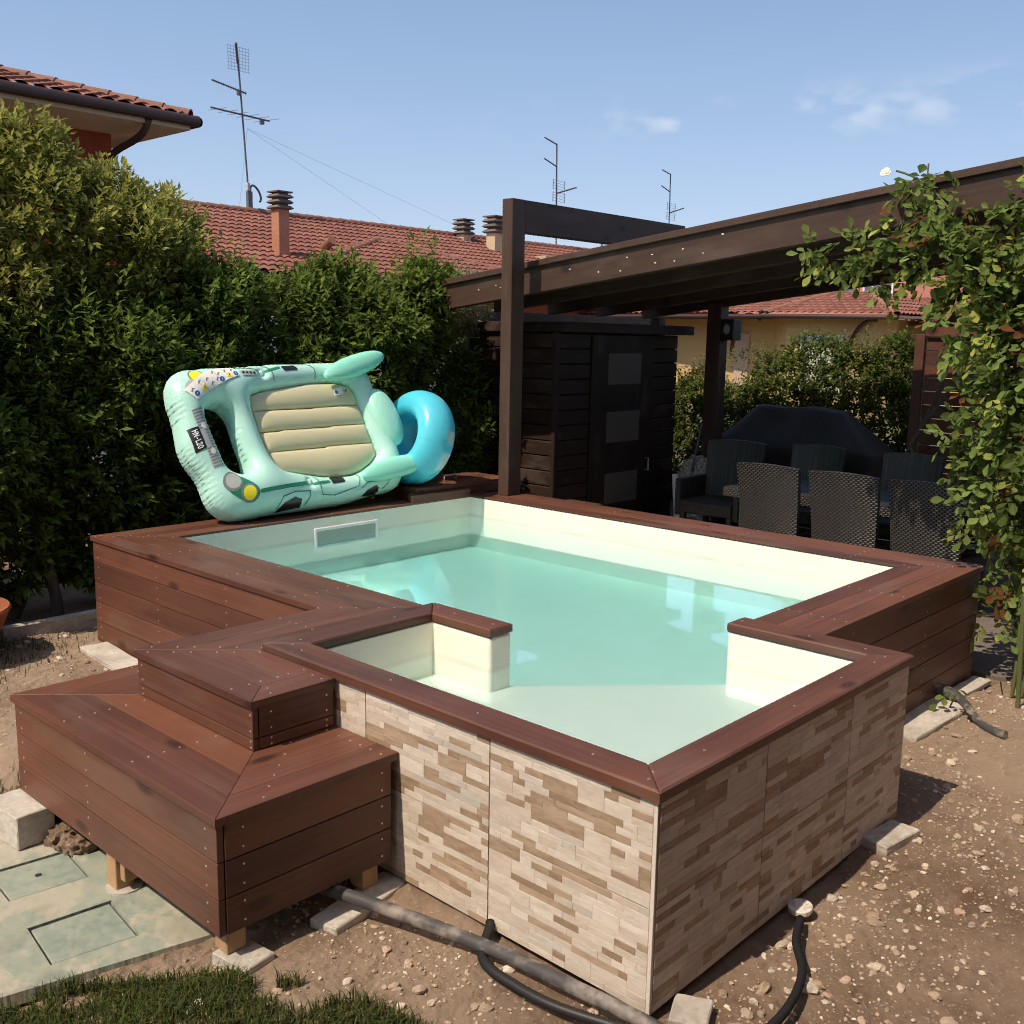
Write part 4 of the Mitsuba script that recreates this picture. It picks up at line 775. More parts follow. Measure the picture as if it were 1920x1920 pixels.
solo('forked_branch', cat([tube(spline([(-1.12, 6.6, 1.75), (-1.40, 6.6, 1.28), (-1.58, 6.6, .95), (-1.66, 6.6, .45)], 24), .016, 8), tube(spline([(-1.58, 6.6, .95), (-1.50, 6.6, .82), (-1.52, 6.6, .45)], 16), .015, 8)]), 'bark', 'pale forked branch propped against the board fence', 'branch', smooth=True)

# ------------------------------------------------------------------ planting
def unit(a): return a/(np.linalg.norm(a, axis=-1, keepdims=True)+1e-9)
def leaves(P, L, N, ln, w, col, fold=.18, curl=.15, oval=False):
    """n leaves at P pointing along L, facing N"""
    W = unit(np.cross(N, L)); N = unit(np.cross(L, W)); ln, w = ln[:, None], w[:, None]; m = .55 if oval else .42
    b = P; c = P+L*ln*m-N*w*fold; l_ = P+L*ln*m+W*w*.5; r_ = P+L*ln*m-W*w*.5; tip = P+L*ln-N*ln*curl
    if oval:
        l2, r2 = P+L*ln*.82+W*w*.34-N*ln*curl*.6, P+L*ln*.82-W*w*.34-N*ln*curl*.6
        v = np.stack([b, r_, c, l_, r2, l2, tip], 1); tri = [[0, 1, 2], [0, 2, 3], [1, 4, 2], [2, 5, 3], [4, 6, 2], [2, 6, 5]]
    else: v = np.stack([b, r_, c, l_, tip], 1); tri = [[0, 1, 2], [0, 2, 3], [1, 4, 2], [2, 4, 3]]
    k = np.arange(len(P))[:, None, None]*v.shape[1]; return v.reshape(-1, 3), (k+np.array(tri)[None]).reshape(-1, 3), np.repeat(col, v.shape[1], 0)
def foliage(seed, blobs, n, ln=.085, w=.028, per=8, sl=.14, up=.55, col=(.060, .100, .024), tip=(.20, .28, .065), droop=.25, keep=None, inner=.25, spread=.9, clump=.22, spark=.06):
    g = np.random.default_rng(seed); blobs = [(np.array(c, float), np.array(r, float)) for c, r in blobs]
    wt = np.array([r[0]*r[1]+r[1]*r[2]+r[0]*r[2] for _, r in blobs]); wt /= wt.sum(); bi = g.choice(len(blobs), n*2, p=wt); d = unit(g.normal(size=(n*2, 3)))
    C = np.array([b[0] for b in blobs])[bi]; R = np.array([b[1] for b in blobs])[bi]
    dep = np.where(g.uniform(size=n*2) < inner, g.uniform(.45, .85, n*2), g.uniform(.86, 1.02, n*2)); P = C+d*R*dep[:, None]
    P = P+unit(d*R)*((meshkit.fbm(P*2.6, 3, seed)-.5)*2*clump)[:, None]
    ok = P[:, 2] > .03
    for i, (c, r) in enumerate(blobs): ok &= (bi == i) | ((((P-c)/r)**2).sum(1) > .72)
    if keep is not None: ok &= keep(P)
    P, d, R = P[ok][:n], d[ok][:n], R[ok][:n]; N = unit(d/R); n = len(P)
    D = unit(N*.75+np.array([0, 0, up])+g.normal(size=(n, 3))*.38); bc = np.array(col)*g.uniform(.65, 1.35, (n, 1))*(.7+.6*meshkit.noise(P*1.8, seed+1))[:, None]
    ex = unit(np.cross(D, g.normal(size=(n, 3)))); ey = np.cross(D, ex); V, F, K, off = [], [], [], 0
    for i in range(per):
        f = (i+.5)/per; a = i*2.4+g.uniform(-.4, .4, n); rad = ex*np.cos(a)[:, None]+ey*np.sin(a)[:, None]
        L = unit(rad*spread*(1-.45*f)+D*(.35+.75*f)-np.array([0, 0, droop])+g.normal(size=(n, 3))*.16); Nn = unit(D*.9+np.array([0, 0, .5])-L*.2+g.normal(size=(n, 3))*.25)
        c = bc*(1-f*.75*1)+np.array(tip)*(f*.75)*g.uniform(.55, 1.25, (n, 1)); c = c*np.where(g.uniform(size=(n, 1)) < spark, 1.5, 1)
        v, fc, k = leaves(P+D*(sl*(f-.35))[..., None] if np.ndim(sl) else P+D*sl*(f-.35), L, Nn, ln*g.uniform(.6, 1.2, n)*(1-.25*f), w*g.uniform(.75, 1.2, n), c); V.append(v); F.append(fc+off); K.append(k); off += len(v)
    return tm(np.vstack(V), np.vstack(F)), np.clip(np.vstack(K), 0, .8)
def lumps(blobs, seed, per, f0, f1):
    """smaller mounds sitting on the big forms, so that the crown breaks into clumps"""
    g = np.random.default_rng(seed+500); out = [(np.array(c), np.array(r)*.82) for c, r in blobs]
    for c, r in blobs:
        for d in unit(g.normal(size=(per, 3))*[1, 1, .9]+[.25, -.15, .25]): q = np.mean(r)*g.uniform(f0, f1); out.append((np.array(c)+d*np.array(r)*.80, np.array([q, q, q*g.uniform(.8, 1.15)])))
    return out
def shrub(name, label, catg, seed, blobs, n, stems=(), stem_r=.03, group=None, lump=None, **kw):
    k = thing(name, label, catg, group); m, c = foliage(seed, lumps(blobs, seed, *lump) if lump else blobs, n, **kw); put(k, 'foliage', m, 'leaf', color=c, kind='stuff')
    if name == 'laurel_shrub':
        tops = [(c, r) for c, r in blobs if c[2]+r[2] > 2.1]
        if tops: m, c = foliage(seed+100, tops, 150, ln=.10, w=.030, per=14, sl=.36, up=1.7, col=(.10, .15, .035), tip=(.27, .36, .08), inner=0, droop=.30, keep=lambda P: P[:, 2] > 1.75); put(k, 'young_shoots', m, 'leaf', color=c, kind='stuff')
    for s in stems: p = spline(s, 16); put(k, 'trunk' if stem_r > .035 else 'stem', tube(p, np.linspace(stem_r, stem_r*.55, len(p)), 9), 'bark', smooth=True)
    return k
lau = dict(ln=.096, w=.034, per=9, sl=.16, lump=(8, .26, .42))
shrub('laurel_shrub', 'dark laurel hedge shrub at the far left edge beside the terracotta bowl', 'shrub', 21, [((-4.85, -1.55, 1.0), (.55, .85, 1.15)), ((-4.85, -1.1, 1.75), (.5, .8, .62)), ((-4.8, -.62, .95), (.5, .55, 1.05))], 4200, [[(-4.6, -.285, 0), (-4.62, -.36, .5), (-4.7, -.52, 1.1), (-4.8, -.7, 1.7)], [(-4.75, -.52, 0), (-4.7, -.3, .6), (-4.8, -.1, 1.3)]], .040, **lau)
shrub('laurel_shrub', 'dark laurel hedge shrub behind the far left corner of the pool deck', 'shrub', 22, [((-4.85, .25, 1.15), (.5, .75, 1.0)), ((-4.9, .10, 1.75), (.5, .65, .52))], 3900, [[(-4.75, .35, 0), (-4.8, .3, 1.0), (-4.9, .2, 1.9)], [(-4.6, .75, 0), (-4.55, 1.0, .7), (-4.7, 1.15, 1.3)]], .028, **lau)
shrub('laurel_shrub', 'laurel hedge shrub directly behind the mint raft', 'shrub', 23, [((-4.85, 1.25, 1.1), (.5, .75, 1.02)), ((-4.95, 1.22, 1.95), (.42, .48, .45))], 3900, [[(-4.75, 1.5, 0), (-4.8, 1.45, 1.0), (-4.9, 1.3, 2.0)]], .028, **lau)
shrub('laurel_shrub', 'bright topped laurel hedge shrub behind the blue swim ring', 'shrub', 24, [((-4.8, 2.35, 1.1), (.5, .8, 1.0)), ((-4.75, 2.40, 1.82), (.48, .82, .55)), ((-4.55, 3.02, 2.15), (.22, .26, .42))], 4300, [[(-4.7, 2.5, 0), (-4.75, 2.45, 1.0), (-4.8, 2.4, 1.9)]], .028, tip=(.26, .35, .08), **lau)
shrub('laurel_shrub', 'shaded laurel shrub under the low end of the pergola roof', 'shrub', 25, [((-4.85, 3.45, .95), (.45, .7, 1.05)), ((-5.2, 4.6, .9), (.4, .8, 1.1))], 2600, **lau)
shrub('variegated_shrub', 'pale cream leaved shrub above the low end of the pergola', 'shrub', 26, [((-5.0, 3.72, 2.15), (.36, .42, .36))], 700, ln=.075, w=.02, per=8, sl=.12, col=(.22, .22, .11), tip=(.42, .38, .24))
tr = dict(ln=.084, w=.033, per=10, sl=.19, up=.9, col=(.17, .20, .045), tip=(.47, .47, .14), clump=.20, droop=.12, lump=(9, .28, .46))
shrub('bushy_tree', 'tall bushy evergreen tree with yellow green top at the left edge', 'tree', 31, [((-5.55, -.75, 2.50), (.75, .80, .74)), ((-5.5, .0, 2.42), (.7, .62, .78)), ((-5.15, .66, 2.38), (.40, .42, .46)), ((-5.25, .50, 2.62), (.40, .50, .42)), ((-5.45, .62, 2.35), (.5, .45, .75)), ((-5.5, -1.7, 2.25), (.8, .8, .75)), ((-5.3, .95, 2.25), (.28, .26, .52)), ((-5.5, -.2, 1.6), (.55, 1.2, .7)), ((-5.15, -.35, 2.35), (.45, .6, .62)), ((-5.2, .45, 2.15), (.4, .45, .6))], 10500, [[(-5.4, -.5, 0), (-5.45, -.5, 1.0), (-5.5, -.6, 2.2)], [(-5.4, .2, 0), (-5.45, .3, 1.0), (-5.5, .3, 2.2)]], .055, **tr)
jk = shrub('jasmine_hedge', 'light green climbing jasmine on wires at the back of the terrace', 'climber', 33, [((-4.2, 7.25, .75), (.65, .25, .85)), ((-3.3, 7.25, .9), (.7, .25, .90)), ((-2.45, 7.25, .9), (.7, .25, .95)), ((-2.95, 7.25, 1.45), (.45, .16, .50)), ((-2.05, 7.2, 1.35), (.32, .2, .62)), ((-4.7, 7.3, .7), (.4, .2, .8)), ((-3.6, 7.35, .55), (1.2, .2, .65)), ((-2.4, 7.35, .6), (.8, .2, .7))], 8500, ln=.056, w=.028, per=8, sl=.11, col=(.055, .095, .022), tip=(.24, .29, .08), clump=.2, inner=.3)
for z in (1.25, 1.62): put(jk, 'wire', tube([(-5.0, 7.22, z), (-3.5, 7.22, z-.01), (-1.75, 7.22, z)], .003, 6), 'antenna_metal')
put(jk, 'support_post', chbox(-3.06, -3.02, 7.20, 7.24, 0, 1.72, .003), 'wicker_dark')
fm, fc = foliage(34, [((-3.9, 7.22, 1.60), (.5, .05, .12)), ((-3.6, 7.22, 1.80), (.25, .04, .08)), ((-4.4, 7.22, 1.55), (.35, .04, .10)), ((-2.3, 7.2, 1.9), (.3, .06, .12))], 160, ln=.05, w=.022, per=7, sl=.14, col=(.10, .11, .03), tip=(.28, .25, .12), inner=0); put(jk, 'trailing_shoots', fm, 'leaf', color=fc, kind='stuff')
# rose: sprays of oval leaflets
def rose_leaves(seed, blobs, n, col=(.175, .245, .072)):
    g = np.random.default_rng(seed); V, F, K, off = [], [], [], 0
    wt = np.array([b[1][0]*b[1][2]*b[2] for b in blobs]); wt /= wt.sum(); bi = g.choice(len(blobs), n, p=wt); C = np.array([b[0] for b in blobs])[bi]; R = np.array([b[1] for b in blobs])[bi]
    d = unit(g.normal(size=(n, 3)))*g.uniform(.25, 1, (n, 1))**.5; P = C+d*R; D = unit(d*.8+np.array([0, -.25, -.15])+g.normal(size=(n, 3))*.6)
    up = unit(np.array([-.05, -.45, .8])+g.normal(size=(n, 3))*.45); S = unit(np.cross(up, D)); up = np.cross(D, S); bc = np.array(col)*g.uniform(.35, 1.45, (n, 1))
    red = g.uniform(size=(n, 1)) < .05; bc = np.where(red, np.array([.20, .09, .04]), bc); bc = np.where((g.uniform(size=(n, 1)) < .15) & ~red, bc*np.array([1.7, 1.35, 1.2]), bc)
    for t_, side in ((.25, 1), (.25, -1), (.62, 1), (.62, -1), (1.0, 0)):
        L = unit(D*(.55 if side else 1)+S*side*.85-np.array([0, 0, .22])+g.normal(size=(n, 3))*.12); Nn = unit(up+g.normal(size=(n, 3))*.22); sz = g.uniform(.044, .082, n)*(1.12 if not side else .9)
        v, f, k = leaves(P+D*(.095*t_)-np.array([0, 0, .03*t_*t_]), L, Nn, sz, sz*.66, bc*g.uniform(.8, 1.2, (n, 1)), .14, .10, True); V.append(v); F.append(f+off); K.append(k); off += len(v)
    return tm(np.vstack(V), np.vstack(F)), np.clip(np.vstack(K), 0, .8)
rb = [((.56, 2.80, 2.05), (.26, .22, .40), 1.6), ((.50, 2.80, 1.62), (.24, .2, .3), 1.4), ((.52, 2.80, 1.15), (.2, .18, .3), 1.3), ((.30, 2.82, 2.32), (.3, .16, .22), 1.3), ((.5, 2.85, 2.72), (.2, .15, .15), 1.0), ((-.62, 2.86, 2.46), (.26, .10, .12), 1.2), ((-.32, 2.84, 2.36), (.24, .12, .13), 1.3), ((-.25, 2.86, 2.62), (.20, .10, .16), .8), ((-.20, 2.92, 2.80), (.12, .08, .10), .8), ((.0, 2.84, 2.42), (.25, .14, .20), 1.2), ((.0, 2.88, 2.66), (.18, .10, .13), .9), ((.22, 2.85, 2.10), (.24, .16, .28), 1.3), ((.40, 2.86, 2.45), (.28, .18, .26), 1.2), ((.42, 2.86, 1.85), (.22, .2, .28), 1.3), ((.46, 2.84, 1.35), (.20, .2, .30), 1.1), ((.20, 2.80, 1.45), (.16, .10, .10), .9), ((.16, 2.82, 1.62), (.08, .06, .06), .6), ((.36, 2.84, .98), (.16, .14, .16), 1.0), ((.30, 2.84, 1.15), (.12, .1, .1), .6), ((.52, 2.84, .72), (.15, .15, .22), 1.1), ((.47, 2.86, .42), (.10, .10, .12), .9), ((.65, 2.9, 1.6), (.25, .3, 1.0), 1.0), ((.60, 2.6, .10), (.06, .06, .06), .5), ((.50, 2.2, .12), (.05, .05, .05), .6)]
rk = thing('climbing_rose', 'climbing rose bush with fresh green leaflets spilling over the pergola at right', 'rose bush')
fm, fc = rose_leaves(41, rb, 1350); put(rk, 'foliage', fm, 'leaf', color=fc, kind='stuff')
for s, r in (([(.62, 2.75, 0), (.60, 2.80, .6), (.52, 2.85, 1.3), (.36, 2.86, 2.0), (-.05, 2.86, 2.45), (-.55, 2.86, 2.50)], .011), ([(.66, 2.78, 0), (.70, 2.85, 1.0), (.60, 2.86, 1.9), (.40, 2.88, 2.5)], .013), ([(.60, 2.80, .5), (.44, 2.83, .8), (.30, 2.84, 1.0)], .006), ([(.52, 2.85, 1.3), (.35, 2.82, 1.42), (.12, 2.80, 1.46)], .005), ([(.3, 2.86, 2.3), (.05, 2.88, 2.6), (-.18, 2.92, 2.84), (-.34, 2.90, 2.92)], .006), ([(.58, 2.72, 0), (.58, 2.65, .10)], .004), ([(.45, 2.25, 0), (.5, 2.2, .12)], .004)): put(rk, 'cane', tube(spline(s, 20), r, 8), 'green_stem', smooth=True)
def flower(c, r, bs, seed):
    g = np.random.default_rng(seed); ms = []
    for i in range(14):
        a, tl = i*2.4, .25+.07*i; d = np.array([math.cos(a)*math.cos(1.4-tl*.9), math.sin(a)*math.cos(1.4-tl*.9), math.sin(1.4-tl*.9)]); u_ = unit(np.cross(d, [.1, .2, 1.])); v_ = np.cross(d, u_)
        ms.append(ellipsoid(d*r*.5*(.5+.05*i), np.stack([d*r*.30, u_*r*.48, v_*r*.10]), 2))
    return put(rk, 'flower', xf(cat(ms), rot([1, 0, 0], 65), c), bs, smooth=True)
flower((-.37, 2.83, 2.90), .040, 'petal', 1); flower((.29, 2.76, 1.62), .030, 'petal_yellow', 2)
solo('garden_stake', tube([(.70, 2.58, 0), (.668, 2.60, .62)], .013, 8), 'green_stem', 'thin green garden stake in the soil at the right edge', 'stake')
# terracotta bowl, bed kerb
bw = thing('terracotta_bowl', 'terracotta bowl with rubble inside at the left edge', 'flower pot')
put(bw, 'bowl', xf(trimesh.creation.revolve([(0, .0), (.16, .0), (.20, .03), (.30, .20), (.335, .29), (.345, .30), (.335, .315), (.315, .31), (.28, .20), (.2, .08), (0, .07)], sections=56), None, (-4.03, -1.17, .0)), 'terracotta', smooth=40)
g = np.random.default_rng(3); m, c = stones(g.normal((-4.03, -1.17), (.11, .11), (46, 2)), g.uniform(.02, .05, 46), g); put(bw, 'rubble', xf(m, None, (0, 0, .25)), 'vertex_stone', color=c, kind='stuff'); put(bw, 'soil', xf(trimesh.creation.cylinder(.27, .02, sections=40), None, (-4.03, -1.17, .235)), 'dirt')
kb = thing('bed_kerb', 'pale concrete kerb edging the hedge bed at far left', 'kerb')
for i in range(6): put(kb, 'kerb_stone', xf(slabby(chbox(-.035, .035, 0, .99, -.05, .085, .005)), None, (-4.235, -.80+i, 0)), 'concrete')

# ------------------------------------------------------------------ houses
def tile_roof(o, e, s, poly, tw=.23, tl=.37, nn=6, amp=.045):
    """wavy clay tiles over an outline in (along the eave, up the slope)"""
    o, e, s = (np.array(k, float) for k in (o, e, s)); e, s = unit(e), unit(s); n = np.cross(e, s); n = n if n[2] > 0 else -n
    pg_ = Polygon(poly); x0, y0, x1, y1 = pg_.bounds; us = np.arange(math.floor(x0/tw)*tw, x1+tw, tw/nn); vs = []
    for k in range(int(math.floor(y0/tl)), int(math.ceil(y1/tl))+1): vs += [k*tl+1e-4, k*tl+tl*.5, (k+1)*tl-1e-4]
    vs = np.array(vs); U, Vv = np.meshgrid(us, vs, indexing='ij'); fr = Vv/tl-np.floor(Vv/tl); wv = np.abs(np.sin(PI*U/tw))**.8*amp; ht = wv+.035*(1-fr)
    Q = o+U[..., None]*e+Vv[..., None]*s+ht[..., None]*n; inn = contains_xy(pg_.buffer(.02), U.ravel(), Vv.ravel()).reshape(U.shape); nx, ny = U.shape
    i, j = np.meshgrid(np.arange(nx-1), np.arange(ny-1), indexing='ij'); a = i*ny+j; g_ = (inn[:-1, :-1] & inn[1:, :-1] & inn[1:, 1:] & inn[:-1, 1:]).ravel()
    f = np.vstack([np.stack([a, a+ny, a+ny+1], -1).reshape(-1, 3)[g_], np.stack([a, a+ny+1, a+1], -1).reshape(-1, 3)[g_]]); m = tm(Q.reshape(-1, 3), f); m.remove_unreferenced_vertices() if False else None
    return m, np.c_[(U/tw).ravel(), (Vv/tl).ravel()]
def caps(k, p, q, r=.10, step=.36, name='ridge_cap', joined=False):
    p, q = np.array(p, float), np.array(q, float); L = np.linalg.norm(q-p); d = (q-p)/L; side = unit(np.cross(d, [0, 0, 1.])); up_ = np.cross(side, d); up_ = up_ if up_[2] > 0 else -up_; out = []
    for i in range(int(L/step)):
        a0, a1 = p+d*i*step, p+d*((i+1)*step+.05); an = np.linspace(-.15, PI+.15, 9); v = []
        for c_, rr in ((a0, r*1.12), (a1, r*.92)): v += [c_+side*math.cos(t_)*rr+up_*(math.sin(t_)*rr*.85-.02) for t_ in an]
        v += [w_-up_*.02 for w_ in v]; f = []
        for t_ in range(8): f += [(t_, t_+1, 10+t_), (t_, 10+t_, 9+t_), (18+t_, 28+t_, 19+t_), (18+t_, 27+t_, 28+t_), (t_, 18+t_, t_+1), (t_+1, 18+t_, 19+t_), (9+t_, 10+t_, 27+t_), (10+t_, 28+t_, 27+t_)]
        m = tm(np.array(v), f); m.fix_normals(); out.append(m)
    if joined: put(k, name+'s', cat(out), 'clay_cap', kind='stuff')
    else:
        for m in out: put(k, name, m, 'clay_cap')
def gutter(k, p, q, r=.075): p, q = np.array(p, float), np.array(q, float); put(k, 'gutter', tube([p, (p+q)/2, q], r, 10), 'gutter_metal', smooth=True)
# bungalow with the long clay roof beyond the hedge
h1 = thing('clay_roof_bungalow', 'low red house with a long clay tile roof beyond the hedge', 'house')
ex, ez, rx, rz = -18.0, 3.29, -23.0, 5.20; yA, yB = -4.0, 44.0
put(h1, 'wall', chbox(-27.2, -18.75, yA+.6, yB, 0, 3.25), 'red_plaster')
Ls = math.hypot(rx-ex, rz-ez); s1 = ((rx-ex)/Ls, 0, (rz-ez)/Ls)
m, uv = tile_roof((ex, yA, ez), (0, 1, 0), s1, [(0, 0), (yB-yA, 0), (yB-yA, Ls), (0, Ls)]); put(h1, 'roof_tiles', m, 'clay_tile', uv=uv, kind='stuff')
put(h1, 'roof_back', hull(np.array([(ex+.05, y, ez-.05) for y in (yA, yB)]+[(rx, y, rz-.05) for y in (yA, yB)]+[(-28, y, ez-.05) for y in (yA, yB)])), 'clay_cap')
caps(h1, (rx, yA, rz+.03), (rx, yB, rz+.03), .13, .40, joined=True); gutter(h1, (ex-.03, yA, ez-.06), (ex-.03, yB, ez-.06), .085)
put(h1, 'soffit', chbox(-18.8, ex, yA, yB, ez-.24, ez-.12), 'soffit_beige')
# its projecting wing with a hip end
wy0, wy1, wx = 10.45, 21.0, -17.0; wm_ = 15.8; wz = 3.22
apx, apz = -20.5, 4.52
for nm, A_, B_ in (('a', (wx, wy0, wz), (wx, wy1, wz)), ('b', (-21.5, wy0, wz), (wx, wy0, wz)), ('c', (wx, wy1, wz), (-21.5, wy1, wz))):
    A_, B_ = np.array(A_), np.array(B_); e_ = unit(B_-A_); apex = np.array([apx, wm_, apz]) ; w_ = apex-A_; t0 = w_@e_; sv = w_-e_*t0; L_ = np.linalg.norm(sv)
    m, uv = tile_roof(A_, e_, sv/L_, [(0, 0), (np.linalg.norm(B_-A_), 0), (t0, L_)]); put(h1, 'wing_roof_tiles', m, 'clay_tile', uv=uv, kind='stuff')
for a in ((wx, wy0, wz), (wx, wy1, wz)): caps(h1, a, (apx, wm_, apz+.03), .12, .40, joined=True)
put(h1, 'wing_wall', chbox(-19, -17.7, wy0+.5, wy1-.5, 0, 3.1), 'red_plaster'); gutter(h1, (wx, wy0, wz-.05), (wx, wy1, wz-.05), .08)
put(h1, 'wing_core', hull(np.array([(wx-.1, wy0+.1, wz-.06), (wx-.1, wy1-.1, wz-.06), (-21.5, wy0+.1, wz-.06), (-21.5, wy1-.1, wz-.06), (apx, wm_, apz-.1)])), 'clay_cap')
def chimney(k, x, y, z0, zt, w, bs, label):
    c = put(k, 'chimney', chbox(x-w/2, x+w/2, y-w/2, y+w/2, z0-.5, zt, .01), bs, label=label)
    h = w*.72
    for i in range(3): z = zt+i*w*.42; put(c, 'cap_ring', hull(np.array([(x+sx*h*a, y+sy*h*a, z+b) for sx in (-1, 1) for sy in (-1, 1) for a, b in ((.86, 0), (1.08, w*.10), (.80, w*.30))])), 'cap_concrete'); put(c, 'cap_core', chbox(x-h*.62, x+h*.62, y-h*.62, y+h*.62, z+w*.28, z+w*.44, .005), 'cap_concrete')
    put(c, 'cap_top', hull(np.array([(x+sx*h, y+sy*h, zt+3*w*.42+b) for sx in (-1, 1) for sy in (-1, 1) for b in (0, w*.10)]+[(x, y, zt+3*w*.42+w*.22)])), 'cap_concrete')
chimney(h1, -19.3, 11.75, 3.78, 4.86, .31, 'salmon_plaster', 'salmon plaster chimney with a stacked grey concrete cowl')
chimney(h1, -22.6, 21.2, 5.0, 5.22, .36, 'beige_plaster', 'beige chimney, left of the two behind the pergola post')
chimney(h1, -21.7, 21.75, 4.65, 5.26, .40, 'beige_plaster', 'beige chimney half hidden by the pergola post')
put(h1, 'roof_vent', xf(trimesh.creation.cylinder(.12, .7, sections=16), rot([0, 1, 0], 62), (-20.0, 13.6, 4.15)), 'clay_cap', smooth=40); put(h1, 'skylight_tile', chbox(-21.3, -20.8, 23.3, 24.1, 4.5, 4.62), 'soffit_beige')
# two storey house, upper left
h2 = thing('two_storey_house', 'two storey red house with a wide dark gutter at the upper left', 'house')
gx, gy, gz = -13.0, 5.76, 5.20
put(h2, 'wall', chbox(-22, -14.05, -14, 4.95, 0, 5.06), 'red_plaster')
put(h2, 'soffit', chbox(-23, gx+.02, -15, gy-.03, gz-.16, gz-.07, .003), 'soffit_beige')
m, L, R9, p0 = beam((gx-.55, -15, gz-.30), (gx-.55, gy-.5, gz-.30), .9, .02)
put(h2, 'soffit_slope', hull(np.array([(gx-1.04, -15, 4.99), (gx-1.04, 4.93, 4.99), (gx, -15, gz-.12), (gx, gy-.05, gz-.12), (gx-1.04, -15, gz-.1), (gx-1.04, 4.93, gz-.1), (-22, 4.93, 4.99), (-22, gy-.05, gz-.12), (-22, 4.93, gz-.1)])), 'soffit_beige')
gutter(h2, (gx+.07, -15, gz-.02), (gx+.07, gy+.08, gz-.02), .085); gutter(h2, (gx+.07, gy+.08, gz-.02), (-23, gy+.08, gz-.02), .085)
pit = math.tan(math.radians(16)); s2 = unit(np.array([-1, 0, pit])); Lh = 7/math.cos(math.radians(16))
m, uv = tile_roof((gx+.05, -15, gz+.03), (0, 1, 0), s2, [(0, 0), (gy+15, 0), (gy+15-7, Lh), (0, Lh)], tw=.25); put(h2, 'roof_tiles', m, 'clay_tile', uv=uv, kind='stuff')
caps(h2, (gx+.02, gy-.02, gz+.06), (gx-7, gy-7, gz+7*pit+.06), .13, .42)
put(h2, 'roof_core', hull(np.array([(gx, gy-.03, gz-.05), (gx, -15, gz-.05), (gx-7, gy-7, gz+7*pit-.06), (gx-7, -15, gz+7*pit-.06), (-23, gy, gz-.05), (-23, -15, gz-.05)])), 'clay_cap')
put(h2, 'downpipe', tube(spline([(gx+.03, 5.02, gz-.1), (gx-.05, 5.02, gz-.22), (gx-.85, 4.78, 4.55), (gx-.95, 4.76, 4.2), (gx-.95, 4.76, 2.0)], 30), .055, 10), 'gutter_metal', smooth=True)
# yellow bungalow seen under the pergola, red house behind it
h3 = thing('yellow_bungalow', 'yellow house with clay roof and brown gutters seen under the pergola', 'house')
put(h3, 'wall', chbox(-22, -8.9, 23.2, 32, 0, 2.55), 'yellow_plaster'); put(h3, 'bay_wall', hull(np.array([(x, y, z) for x, y in ((-12.3, 23.3), (-11.4, 22.5), (-9.0, 22.5), (-8.7, 23.3)) for z in (0, 2.56)])), 'yellow_plaster'); put(h3, 'side_wall', chbox(-8.9, -2, 24.4, 32, 0, 2.42), 'yellow_plaster')
put(h3, 'soffit', hull(np.array([(x, y, z) for x, y in ((-24, 23.0), (-11.9, 22.0), (-8.2, 22.0), (-8.0, 24), (-24, 24)) for z in (2.565, 2.62)])), 'soffit_beige'); put(h3, 'side_soffit', chbox(-8.25, -2, 23.8, 24.6, 2.43, 2.47), 'soffit_beige')
def tri_roof(k, A_, B_, apex, nm='roof_tiles', top=None):
    A_, B_, apex = np.array(A_, float), np.array(B_, float), np.array(apex, float); e_ = unit(B_-A_); w_ = apex-A_; t0 = w_@e_; sv = w_-e_*t0; L_ = np.linalg.norm(sv); pl_ = [(0, 0), (np.linalg.norm(B_-A_), 0), (t0, L_)]
    if top is not None: pl_ = [(0, 0), (np.linalg.norm(B_-A_), 0), ((np.array(top)-A_)@e_, L_), (t0, L_)]
    m, uv = tile_roof(A_, e_, sv/L_, pl_); put(k, nm, m, 'clay_tile', uv=uv, kind='stuff')
tri_roof(h3, (-11.9, 22.0, 2.66), (-8.2, 22.0, 2.62), (-11.2, 25.2, 3.35), top=(-10.4, 25.2, 3.35)); tri_roof(h3, (-24, 23.0, 2.66), (-11.9, 22.0, 2.66), (-13, 26.0, 3.55), top=(-11.2, 25.4, 3.4)); tri_roof(h3, (-8.2, 22.0, 2.62), (-8.0, 28.0, 2.62), (-10.4, 25.2, 3.35))
tri_roof(h3, (-8.6, 23.8, 2.48), (-2, 23.8, 2.48), (-12.5, 29.5, 3.32), top=(-2, 29.5, 3.32))
caps(h3, (-11.9, 22.0, 2.70), (-11.2, 25.2, 3.40), .10, .40, joined=True); caps(h3, (-8.2, 22.0, 2.66), (-10.4, 25.2, 3.40), .10, .40, joined=True)
for a, b in (((-24, 22.95, 2.60), (-11.9, 21.95, 2.60)), ((-11.9, 21.95, 2.60), (-8.15, 21.95, 2.57)), ((-8.4, 23.75, 2.43), (-2, 23.75, 2.43))): gutter(h3, a, b, .065)
for p in ([(-8.75, 22.1, 2.5), (-9.3, 22.35, 2.32), (-9.42, 22.40, 2.18), (-9.42, 22.40, .2)], [(-12.0, 22.1, 2.52), (-13.3, 23.0, 2.2), (-13.4, 23.1, 2.0), (-13.4, 23.1, .2)]): put(h3, 'downpipe', tube(spline(p, 24), .05, 8), 'gutter_metal', smooth=True)
sh = put(h3, 'shutter', chbox(-10.95, -9.75, 22.44, 22.49, .6, 2.12, .004), 'shutter_paint')
put(h3, 'side_window', chbox(-8.6, -8.0, 24.36, 24.41, .9, 2.1, .004), 'window_glass'); put(h3, 'door_frame', chbox(-13.35, -12.9, 23.14, 23.19, 0, 2.15, .004), 'soffit_beige')
h4 = thing('pink_house', 'pink plastered house with white framed window far behind the pergola', 'house')
put(h4, 'wall', chbox(-13.4, -6, 30, 38, 0, 6.2), 'pink_plaster'); put(h4, 'side_wing', chbox(-18, -13.4, 31, 38, 0, 4.4), 'pink_plaster')
